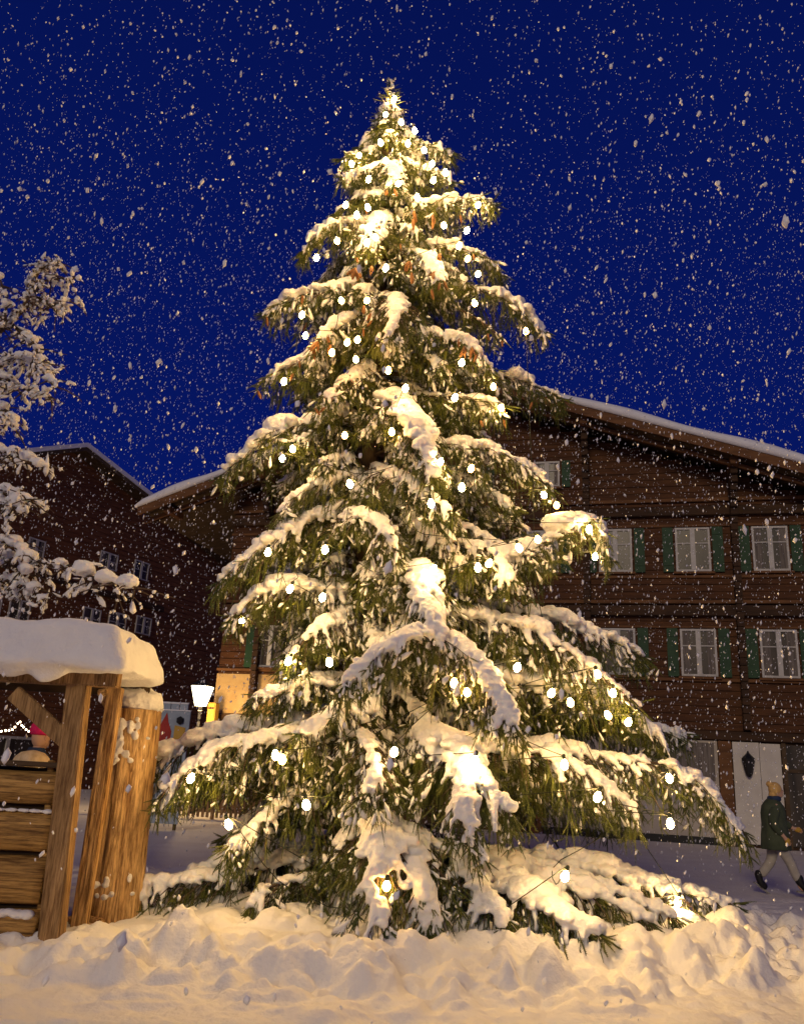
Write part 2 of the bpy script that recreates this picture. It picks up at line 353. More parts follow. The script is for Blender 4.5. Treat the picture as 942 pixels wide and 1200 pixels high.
# roof boards, purlins, verge and snow
DEEP = 17.5
for sgn, tE in ((-1, LT), (1, WR + 1.6)):
    zE = RB - abs(tE - RT) * slope
    m = MB(); m.prism([(RT, RB), (tE, zE), (tE, zE - .10), (RT, RB - .10)], -1.55, DEEP); m.build('roof', M['wood_dark'], ch)
    m = MB(); m.prism([(RT, RB + .02), (tE - .05 * -sgn, zE + .02), (tE, zE - .32), (RT, RB - .32)], -1.62, -1.552); m.build('bargeboard', M['beam'], ch)
    m = MB(); m.prism([(RT, RB - .36), (tE, zE - .36), (tE, zE - .50), (RT, RB - .50)], -1.1, -1.0); m.build('bargeboard', M['beam'], ch)
    m = MB(); m.prism([(RT, RB - .12), (tE, zE - .12), (tE, zE - .32), (RT, RB - .32)], -.55, -.45); m.build('rafter', M['log_dark'], ch)
    # snow slab, wavy top
    n = 60; pts = []
    for i in range(n + 1):
        f = i / n; t = RT + (tE + sgn * .12 - RT) * f; z = RB - abs(t - RT) * slope
        pts.append((t, z + .015, z + .30 + .05 * math.sin(f * 23) + .06 * float(fbm(np.array(t * .7), np.array(3.1), 3)) - (.16 if i == n else 0)))
    yb = [-1.70, -1.74, -1.62, DEEP]; hh = [0, .55, 1, 1]; V = []; F = []
    for j, y in enumerate(yb):
        for (t, z0, z1) in pts: V.append((t, y, z0 + (z1 - z0) * hh[j]))
    for j in range(3):
        for i in range(n): a = j * (n + 1) + i; F.append((a, a + 1, a + n + 2, a + n + 1))
    for (t, z0, z1) in pts: V.append((t, DEEP, z0))
    b0 = 4 * (n + 1)
    for i in range(n): F.append((i + 1, i, b0 + i, b0 + i + 1))
    link('roof_snow', npmesh('roof_snow', V, F), M['snow'], ch, smooth=False)
for t in (-16.6, -12.9, -9.2, -1.15, 3.62, 7.3):
    z = RB - abs(t - RT) * slope - .36; MB().box(t - .13, t + .13, -1.35, -.26, z - .14, z + .12, .015).build('purlin', M['beam'], ch)
def window(parent, t0, t1, z0, z1, cols=2, hb=.36, shut=.34, front=0.0, open_l=False, curtain=True, mats=('white_paint', 'glass', 'shutter'), both=True):
    f = MB(); w = .065; y0, y1 = front - .075, front - .01
    f.box(t0, t1, y0, y1, z0, z0 + w); f.box(t0, t1, y0, y1, z1 - w, z1)
    f.box(t0, t0 + w, y0, y1, z0 + w, z1 - w); f.box(t1 - w, t1, y0, y1, z0 + w, z1 - w)
    cw = .15 if cols == 2 else .06; mid = (t0 + t1) / 2
    if cols == 2: f.box(mid - cw / 2, mid + cw / 2, y0 - .01, y1, z0 + w, z1 - w)
    zb = z1 - (z1 - z0) * hb
    f.box(t0 + w, mid - cw / 2, y0 + .01, y1, zb - .017, zb + .017); f.box(mid + cw / 2, t1 - w, y0 + .01, y1, zb - .017, zb + .017)
    o = f.build('window', M[mats[0]], parent)
    MB().box(t0 + .01, t1 - .01, front - .03, front - .004, z0 + .01, z1 - .01).build('pane', M[mats[1]], o)
    if rng.random() < .5:
        cwd = (t1 - t0) * rng.uniform(.14, .24)
        for sgn_ in (-1, 1):
            c0_, c1_ = (t0 + w, t0 + w + cwd) if sgn_ < 0 else (t1 - w - cwd, t1 - w)
            MB().box(c0_, c1_, front - .036, front - .031, z0 + w, z1 - w).build('curtain', M['curtain'], o)
    if shut:
        for s_ in ((-1, 1) if both else (1,)):
            a, b = (t0 - .07 - shut, t0 - .07) if s_ < 0 else (t1 + .07, t1 + .07 + shut)
            q = MB(); q.box(a, b, front - .07, front - .02, z0 - .02, z1 + .02, .006)
            for zz_ in (z0 + .2, z1 - .25): q.box(a + .02, b - .02, front - .09, front - .071, zz_, zz_ + .09)
            q.build('shutter', M[mats[2]], o)
    MB().box(t0 - .1, t1 + .1, front - .16, front - .005, z0 - .09, z0 - .02, .008).build('sill', M['beam'], o)
    return o
for c in (-.2, 2.3, 4.7, 7.1, -2.65, -5.1, -7.55, -10.0, -12.45):
    window(ch, c - .55, c + .55, 8.44, 9.94)
    window(ch, c - .55 + .02, c + .55 + .02, 5.02, 6.53)
for c in (-2.5, -7.9, -5.2): window(ch, c - .45, c + .45, 11.55, 12.5, shut=.3)
# ground floor: curtained window, posts, white panels, dark entrance
o = MB().box(.9, 2.62, -.05, -.022, 1.85, 2.98).build('curtained_window', M['curtain'], ch)
MB().box(2.74, 3.12, -.12, -.004, 0, 3.05, .01).build('timber_post', M['beam'], ch)
MB().box(-3.05, -2.62, -.12, -.004, 0, 3.05, .01).build('timber_post', M['beam'], ch)
MB().box(3.16, 3.92, -.05, -.004, .1, 3.04).box(3.935, 4.53, -.035, -.004, .1, 3.02).build('door', M['plaster_white'], ch)
MB().box(4.6, 7.8, -.03, -.004, .1, 3.0).build('entrance_glass', M['glass'], ch)
MB().box(4.56, 4.68, -.08, -.032, 0, 3.05).box(6.0, 6.12, -.08, -.032, 0, 3.05).box(4.6, 7.8, -.07, -.032, 2.2, 2.3).build('entrance_frame', M['wood_dark'], ch)
# wall lantern on the white panel
wp = np.array(pC_) + tC_ * 3.58 - nC_ * .2
wl = empty('wall_lantern', (wp[0], wp[1], 2.0), -YAW, label='dark unlit iron lantern on the white panel behind the walking person', cat='wall lamp')
m = MB(); m.lathe([(.02, 0), (.07, .05), (.10, .10), (.19, .52), (.20, .55), (.05, .70), (.015, .78)], 6); m.build('lantern_body', M['iron'], wl)
MB().bar((0, .19, .62), (0, 0, .74), .03).build('bracket', M['iron'], wl)

# ------------------------------------------------------------------ the house further back on the left
yL = math.atan2(.9, .43); tL = np.array([math.cos(yL), math.sin(yL), 0]); nL = np.array([-math.sin(yL), math.cos(yL), 0]); pL = np.array([-13.5, 50., 0])
lh = empty('farmhouse', tuple(pL), yL, label='reddish brown timber house behind, at the left of the large chalet', cat='house')
TL = lambda x, y: T(x, y, 0, pL, nL, tL)
rt, rz = TL(88, 521); et, ez = TL(165, 580); s1 = (rz - ez) / (et - rt); lt = rt - (et - rt) * 1.35
t45, z45 = TL(45, 525); s0 = (rz - z45) / (rt - t45)
m = MB(); EXT = 16.0
zz = 0; k = 0
while zz < rz - .4:
    a = rt - min(20, (rz - .3 - zz) / s0 if s0 else 20); b = min(rt + (rz - .4 - zz) / s1, et + EXT)
    a = max(a, -30)
    if b > a + .5: m.box(a, b, .012 * (k % 2), .4, zz, zz + .26, .012)
    zz += .275; k += 1
m.build('wall', M['house_left'], lh)
MB().prism([(-30, 0), (et + EXT - .1, 0), (et + EXT - .1, max(.5, ez - .45 - s1 * (EXT - .1))), (et, ez - .35), (rt, rz - .4), (-30, rz - .4 - s0 * (rt + 30))], .3, 9).build('house_body', M['log_dark'], lh)
for a, b in (((rt, rz), (et + EXT, ez - EXT * s1)), ((rt, rz), (-31, rz - s0 * (rt + 31)))):
    MB().prism([(a[0], a[1] - .25), (b[0], b[1] - .25), (b[0], b[1] - .45), (a[0], a[1] - .45)], -.9, 10).build('roof', M['wood_dark'], lh)
    MB().prism([(a[0], a[1]), (b[0], b[1]), (b[0], b[1] - .235), (a[0], a[1] - .235)], -.95, 10).build('roof_snow', M['snow'], lh)
for x0, x1, ya, yb in ((-8, 12, 628, 652), (34, 54, 632, 657), (118, 139, 648, 668), (158, 175, 658, 680), (-20, 3, 700, 727), (12, 37, 703, 728), (98, 119, 713, 738), (128, 149, 718, 742), (160, 178, 723, 744)):
    t0, _ = TL(x0, ya); t1, _ = TL(x1, ya); xm = (x0 + x1) / 2; _, z1 = TL(xm, ya); _, z0 = TL(xm, yb)
    window(lh, t0, t1, z0, z1, shut=0, hb=.5, cols=2)
for y in (690, 760): _, z = TL(90, y); MB().box(-30, et + 3, -.25, -.01, z, z + .3, .01).build('floor_beam', M['log_dark'], lh)
# shop front with lit fairy lights
t0, z0 = TL(-20, 905); t1, z1 = TL(45, 868); MB().box(t0, t1, -.12, -.01, max(z0, .3), z1).build('shop_window', M['glass'], lh)
MB().box(t0, t1, -.2, -.121, z1, z1 + .12).box(TL(3, 880)[0], TL(7, 880)[0], -.2, -.121, .3, z1).build('shop_frame', M['white_paint'], lh)
fl = empty('fairy_lights', (0, 0, 0), label='tiny white fairy lights strung under the eaves of the far house', cat='string lights')
fp = [(2, 857), (7, 856), (11, 856), (15, 855), (18, 852), (21, 848), (24, 846), (26, 850), (28, 852), (31, 855), (34, 857), (39, 856), (44, 857), (41, 860)]
pts = [W(x, y, 30 + i * .12) for i, (x, y) in enumerate(fp)]
MB().tube([tuple(p) for p in pts], .008, 4).build('cable', M['cable'], fl)
for p in pts: MB().ball(tuple(p), .038, 1).build('light_bulb', M['fairy'], fl)

# ------------------------------------------------------------------ street lantern, letter box, painted board, fence
lp = W(235, 828, 29.5)
sl_ = empty('street_lamp', (lp[0], lp[1], 0), label='lit four sided street lantern glowing beside the chalet corner', cat='street lamp')
hz = lp[2]
MB().lathe([(.14, 0), (.14, .25), (.07, .5), (.05, 1.2), (.045, hz - .15), (.09, hz - .12), (.05, hz)], 10).build('post', M['iron'], sl_)
g = MB().lathe([(.20, .02), (.40, .66), (.38, .67)], 4).build('lamp_glass', M['lampglass'], sl_); g.location = (0, 0, hz); g.rotation_euler = (0, 0, math.radians(30))
m = MB(); m.lathe([(.43, .67), (.43, .70), (.14, .86), (.05, .90), (.02, 1.0)], 4)
for k in range(4):
    a = math.pi / 2 * k; m.bar((.205 * math.cos(a), .205 * math.sin(a), 0), (.41 * math.cos(a), .41 * math.sin(a), .67), .02, bev=0)
r = m.build('lamp_frame', M['iron'], sl_); r.location = (0, 0, hz); r.rotation_euler = (0, 0, math.radians(30))
L = bpy.data.lights.new('lantern_light', 'POINT'); L.energy = 480; L.color = (1, .66, .30); L.shadow_soft_size = .3
lo = bpy.data.objects.new('lantern_light', L); C.objects.link(lo); lo.parent = sl_; lo.location = (0, -.0, hz - .45)
b0 = W(243, 852, 31.0); b1 = W(256, 824, 31.0)
yb_ = empty('letter_box', ((b0[0] + b1[0]) / 2, 31.0, 0), -YAW, label='bright yellow letter box beside the lit street lantern', cat='letter box')
w_ = (b1[0] - b0[0]) / 2
MB().box(-w_, w_, -.18, .18, b0[2], b1[2], .03).build('box_body', M['yellow'], yb_)
MB().box(-.05, .05, -.05, .05, 0, b0[2]).build('stand', M['iron'], yb_)
MB().box(-w_ * .7, w_ * .7, -.2, -.182, b1[2] - .22, b1[2] - .17).build('slot', M['black'], yb_)
a0 = W(181, 878, 22.); a1 = W(224, 834, 22.)
pb = empty('painted_board', ((a0[0] + a1[0]) / 2, 22.0, 0), 0, label='pale blue painted board cut with battlements, red and yellow figures on it', cat='painted board')
w_ = (a1[0] - a0[0]) / 2; zt = a1[2]; zb = a0[2]
m = MB(); m.box(-w_, w_, -.03, .03, .15, zt)
for k in (-.5, 0, .5): m.box(k * w_ * 1.1 - .1, k * w_ * 1.1 + .1, -.03, .03, zt, zt + .17)
m.build('panel', M['board_blue'], pb)
m = MB()
for k in (-.5, 0, .5): m.box(k * w_ * 1.1 - .11, k * w_ * 1.1 + .11, -.05, .05, zt + .17, zt + .21, .01)
m.box(-w_, w_, -.05, .05, zt, zt + .03); m.build('snow_cap', M['snow'], pb)
MB().prism([(-w_ * .95, zb + .12), (-w_ * .1, zb + .12), (-w_ * .05, zb + .45), (-w_ * .3, zb + .66), (-w_ * .45, zb + .9), (-w_ * .75, zb + .62), (-w_ * .97, zb + .4)], -.045, -.031).build('red_figure', M['red'], pb)
MB().prism([(w_ * .12, zb + .12), (w_ * .8, zb + .12), (w_ * .8, zb + .55), (w_ * .12, zb + .6)], -.045, -.031).build('yellow_figure', M['yellow'], pb)
MB().lathe([(.01, -.1), (.09, -.05), (.09, .05), (.01, .1)], 8, (w_ * .42, -.06, zb + .72)).build('dark_head', M['iron'], pb)
MB().box(-w_ + .05, -w_ + .12, .031, .1, 0, zt).box(w_ - .12, w_ - .05, .031, .1, 0, zt).build('support', M['wood_dark'], pb)
fe = empty('picket_fence', (0, 0, 0), label='low grey green picket fence beyond the log pillar', cat='fence')
fa = W(120, 950, 27.); m = MB()
for k in range(46):
    x = fa[0] + k * .14; m.box(x, x + .09, 26.97, 27.0, .06, .80, .01)
m.build('pickets', M['wood_grey'], fe)
MB().box(fa[0], fa[0] + 6.5, 27.005, 27.05, .2, .27).box(fa[0], fa[0] + 6.5, 27.005, 27.05, .6, .67).build('rail', M['wood_grey'], fe)
MB().box(fa[0], fa[0] + .1, 27.06, 27.16, 0, .85).box(fa[0] + 3.2, fa[0] + 3.3, 27.06, 27.16, 0, .85).box(fa[0] + 6.4, fa[0] + 6.5, 27.06, 27.16, 0, .85).build('post', M['wood_grey'], fe)

# ------------------------------------------------------------------ wooden stall at the left
SY = 8.2
st = empty('wooden_stall', (-3.4, SY, 0), label='wooden stall with log front and a thick slab of snow on its roof', cat='stall')
def LS(x, y, Y): p = W(x, y, Y); return (p[0] + 3.4, p[1] - SY, p[2])
pbt = LS(60, 1112, SY); ptp = LS(93, 800, SY)
xpost = (pbt[0] + ptp[0]) / 2; ZB = ptp[2]
m = MB(); m.bar((pbt[0] + .0, 0, -.1), (ptp[0], 0, ZB + .06), .19, .17, .012); o = m.build('post', M['wood_grey'], st)
m = MB(); m.bar((pbt[0] - .125, .05, 0), (ptp[0] - .155, .05, LS(80, 892, SY)[2]), .055, .05, .006); m.build('corner_board', M['wood_plank'], st)
MB().bar((pbt[0] - 1.6, .95, -.1), (pbt[0] - 1.6, .95, ZB + .05), .16, .16, .01).build('post', M['wood_dark'], st)
qa = LS(137, 802, SY + .62); MB().bar((qa[0] - .02, .62, -.1), (qa[0], .62, ZB + .02), .14, .12, .01).build('post', M['wood_orange'], st)
# top beams
MB().box(-3, ptp[0] + .38, -.1, .06, ZB - .03, ZB + .13, .012).build('top_beam', M['wood_grey'], st)
MB().box(-3, ptp[0] + .42, -.16, -.10, ZB + .135, ZB + .185, .008).build('top_board', M['wood_plank'], st)
MB().box(-3, ptp[0] + .38, 1.0, 1.08, ZB - .03, ZB + .13, .012).build('top_beam', M['wood_dark'], st)
# knee braces
ka = LS(18, 812, SY); kb = LS(84, 872, SY)
MB().bar((ka[0], -.02, ka[2]), (kb[0], -.02, kb[2]), .15, .07, .008).build('knee_brace', M['wood_grey'], st)
ka = LS(122, 810, SY + .6); kb = LS(142, 848, SY + 1.05); MB().bar((ka[0], .55, ka[2]), (kb[0], 1.0, kb[2] - .02), .10, .07, .008).build('knee_brace', M['wood_orange'], st)
# log front: thick boards with wavy edges and waney gaps
rows = [(.0, .26), (.30, .62), (.66, .995), (1.02, 1.23), (1.27, 1.48)]
ZT = LS(40, 897, SY)[2]
ys = [1112, 1062, 988, 943, 938, 897]
hs = [LS(40, y, SY)[2] for y in (1108, 1066)] ; zedge = [(.0, LS(40, 1066, SY)[2]), (LS(40, 1060, SY)[2], LS(40, 1003, SY)[2]), (LS(40, 998, SY)[2], LS(40, 950, SY)[2]), (LS(40, 942, SY)[2], LS(40, 903, SY)[2])]
for k, (za, zb2) in enumerate(zedge):
    n = 40; x0_, x1_ = -3.0, pbt[0] - .16; Vv = []; Ff = []
    prof = [(0, 0), (-.05, .05), (-.085, .2), (-.10, .5), (-.085, .8), (-.05, .95), (0, 1), (.08, 1), (.08, 0)]
    for i in range(n + 1):
        x = x0_ + (x1_ - x0_) * i / n + .0
        wv0 = .018 * (float(fbm(np.array(x * 2.2), np.array(k * 3.), 3)) - .5) * 2; wv1 = .02 * (float(fbm(np.array(x * 2.2), np.array(k * 3. + 9), 3)) - .5) * 2
        for (yy, ff) in prof: Vv.append((x + (.02 * (ff) if i == n else 0), yy + .03, za + wv0 * (1 - ff) + (zb2 - za) * ff + wv1 * ff))
    P_ = len(prof)
    for i in range(n):
        for j in range(P_): a = i * P_ + j; b = i * P_ + (j + 1) % P_; Ff.append((a, b, b + P_, a + P_))
    me = npmesh('log_board', Vv, Ff); o = link('log_board', me, M['wood_plank'], st)
    bm_ = bmesh.new(); bm_.from_mesh(me); bmesh.ops.holes_fill(bm_, edges=[e for e in bm_.edges if e.is_boundary]); bmesh.ops.recalc_face_normals(bm_, faces=bm_.faces); bm_.to_mesh(me); bm_.free()
MB().box(-3, pbt[0] - .12, -.06, .18, ZT - .01, ZT + .035, .01).build('top_rail', M['wood_dark'], st)
MB().box(-3, pbt[0] - .2, .12, .15, 0, ZT - .02).build('back_board', M['wood_dark'], st)
xx = pbt[0] - .2; zk = zedge[0][1] - .03; bl = [(xx - .04 - i * .075, -.045, zk + rng.uniform(-.01, .01), .07, .055, rng.uniform(.03, .045)) for i in range(36)]
zk = zedge[2][1] + .0; bl += [(xx - i * .11, -.04, zk, .06, .035, .016) for i in range(26)]
link('ledge_snow', snowmesh(bl, 'ledge_snow', .012, 2, .01), M['snow'], st, True)
# roof: rounded half logs under the snow
for k in range(12):
    x = ptp[0] + .30 - k * .36; MB().tube([(x - .1, -.24, ZB + .19), (x - .1, 1.05, ZB + .21)], .085, 10).build('roof_log', M['wood_dark'], st)
# thick snow slab
xr = LS(196, 770, SY + .95)[0]; xl = -3.3; zbot = ZB + .09; ztop = LS(90, 727, SY - .2)[2] + .03
bb_ = bmesh.new(); v_ = bmesh.ops.create_cube(bb_, size=1)['verts']
bmesh.ops.scale(bb_, vec=(xr - xl, 1.62, ztop - zbot), verts=v_); bmesh.ops.translate(bb_, vec=((xr + xl) / 2, .32, (ztop + zbot) / 2), verts=v_)
for v in bb_.verts:
    if v.co.x > 0 and v.co.z > (ztop + zbot) / 2: v.co.x -= .14; v.co.z -= .05
    if v.co.z > (ztop + zbot) / 2 and v.co.y < 0: v.co.y += .05
bmesh.ops.triangulate(bb_, faces=bb_.faces)
bV = np.array([v.co[:] for v in bb_.verts]); bF = np.array([[v.index for v in f.verts] for f in bb_.faces]); bb_.free()
for k in range(9): x = xl + .6 + k * .37; v1, f1 = instance(ICO2[0], ICO2[1], np.array([[x, -.28, zbot + .05]]), np.eye(3)[None], np.array([[.21, .12, .12 + .05 * (k % 3)]])); bF = np.vstack([bF, f1 + len(bV)]); bV = np.vstack([bV, v1])
big = bpy.data.textures.new('drift', 'CLOUDS'); big.noise_scale = .55; big.noise_depth = 2
me = modmesh(bV, bF, [('REMESH', dict(mode='VOXEL', voxel_size=.026, use_smooth_shade=True)), ('SMOOTH', dict(factor=.8, iterations=34)), ('DISPLACE', dict(texture=big, strength=.14, mid_level=.5, texture_coords='LOCAL')), ('DISPLACE', dict(texture=clouds, strength=.014, mid_level=.5, texture_coords='LOCAL'))], 'roof_snow')
link('roof_snow', me, M['snow'], st, True)

# log pillar
LY = 9.35
lc = W(129, 1050, LY); lt_ = W(158, 832, LY)
pil = empty('log_pillar', (lc[0], LY, 0), label='thick orange peeled log pillar with a round cap of snow', cat='log pillar')
n1, n2 = 44, 72; Vv = []; zt = lt_[2]
for j in range(n1 + 1):
    z = -.1 + (zt + .1) * j / n1; r0 = .315 - .045 * (z / zt) + .04 * math.exp(-z * 2)
    for i in range(n2):
        a = 2 * math.pi * i / n2
        g_ = float(fbm(np.array(a * 2.2 + 20), np.array(z * .35), 3, 6)) - .45
        crack = -.05 * math.exp(-((a - 4.55 - .06 * math.sin(z * 2)) / .035) ** 2) - .035 * math.exp(-((a - 5.15) / .03) ** 2) * (z < 1.5)
        r = r0 * (1 + .16 * g_) + crack
        Vv.append((r * math.cos(a) + (lt_[0] - lc[0]) * .35 * z / zt, r * math.sin(a), z))
Ff = [(j * n2 + i, j * n2 + (i + 1) % n2, (j + 1) * n2 + (i + 1) % n2, (j + 1) * n2 + i) for j in range(n1) for i in range(n2)]
me = npmesh('shaft', Vv, Ff); bm_ = bmesh.new(); bm_.from_mesh(me); bmesh.ops.holes_fill(bm_, edges=[e for e in bm_.edges if e.is_boundary]); bm_.to_mesh(me); bm_.free()
link('shaft', me, M['wood_orange'], pil, True)
cx = (lt_[0] - lc[0]) * .35
bl = [(cx, 0, zt + .09, .28, .28, .16), (cx + .02, .02, zt + .03, .29, .28, .08), (cx - .08, -.05, zt + .1, .2, .2, .15)]
link('snow_cap', snowmesh(bl, 'snow_cap', .015, 4, .03), M['snow'], pil, True)
bl = []
for k in range(95):
    a = rng.uniform(3.9, 5.9); z = zt - rng.uniform(.1, .55) if k < 78 else rng.uniform(.3, .5); r = .27 + .04 * (1 - z / zt)
    if k < 78 and rng.random() < .8: a = rng.uniform(4.15, 4.65)
    bl.append((cx * z / zt + r * math.cos(a), r * math.sin(a), z, rng.uniform(.02, .05), rng.uniform(.02, .04), rng.uniform(.02, .05)))
link('stuck_snow', snowmesh(bl, 'stuck_snow', .012, 2, .01), M['snow'], pil, True)
# firewood chunks in the snow at its foot
for k, (x, y, rz_) in enumerate(((100, 1047, .4), (112, 1052, -.3), (90, 1044, 1.2), (128, 1046, .2))):
    p = W(x, y, 8.9 + .12 * k)
    o = MB().box(-.12, .12, -.035, .035, -.025, .03, .012, Matrix.Rotation(.3 - .2 * k, 4, 'Y')).build('wood_chunk', M['wood_orange'], None)
    o.location = (p[0], p[1], max(gh(p[0], p[1]) + .02, .05)); o.rotation_euler = (0, 0, rz_)
    tag(o, ['split piece of orange firewood furthest right of the bits at the pillar foot', 'split piece of orange firewood in the snow just in front of the pillar', 'small split piece of wood nearest the stall post', 'split piece of wood lying level against the pillar'][(1, 0, 2, 3)[k] if k < 2 else (2 if k == 2 else 0)] if False else ['orange wood chunk left of centre at the log pillar foot', 'orange wood chunk lying in front of the log pillar', 'orange wood chunk closest to the stall post', 'orange wood chunk right of centre at the log pillar foot'][k], 'wood chunk', 'wood chunks at the pillar foot')

# ------------------------------------------------------------------ branches, twigs and snow for trees
def twig_template(seed, nn=58, core=.25):
    r = np.random.default_rng(seed); V = []; F = []
    bend = r.uniform(-.10, .10, 2); c = lambda s: np.array([bend[0] * s * s * 4, bend[1] * s * s * 4, s])   # x,y in units of needle reach, z 0..1 along
    ns, nr = 5, 5
    for j in range(ns + 1):
        s = j / ns; rad = core * (math.sin(math.pi * min(1, s * .85 + .12)) ** .6) * r.uniform(.8, 1.2)
        for i in range(nr): a = 6.283 * i / nr + j * .4; V.append(c(s) + np.array([rad * math.cos(a), rad * math.sin(a), 0]))
    for j in range(ns):
        for i in range(nr):
            a, b = j * nr + i, j * nr + (i + 1) % nr; F += [(a, b, b + nr), (a, b + nr, a + nr)]
    for k in range(nn):
        s = (k + r.random()) / nn; a = k * 2.39996 + r.uniform(-.3, .3); u = np.array([math.cos(a), math.sin(a), 0]); v = np.array([-math.sin(a), math.cos(a), 0])
        ln = r.uniform(.75, 1.15) * (1 - .35 * s); b = c(s); i0 = len(V)
        V += [b + v * .095 + u * core * .4, b - v * .095 + u * core * .4, b + u * ln + np.array([0, 0, .05 + r.uniform(-.02, .03)])]; F.append((i0, i0 + 1, i0 + 2))
    return np.array(V), np.array(F)
TW = [twig_template(s) for s in range(6)]
def catmull(P, n):
    P = np.asarray(P, float)
    if len(P) == 2: return P[0] + (P[1] - P[0]) * np.linspace(0, 1, n)[:, None]
    Q = np.vstack([2 * P[0] - P[1], P, 2 * P[-1] - P[-2]]); out = []
    for u in np.linspace(0, len(P) - 1 - 1e-6, n):
        i = int(u); t = u - i; a, b, c, d = Q[i:i + 4]
        out.append(.5 * ((2 * b) + (-a + c) * t + (2 * a - 5 * b + 4 * c - d) * t * t + (-a + 3 * b - 3 * c + d) * t ** 3))
    return np.array(out)
UP = np.array([0, 0, 1.])
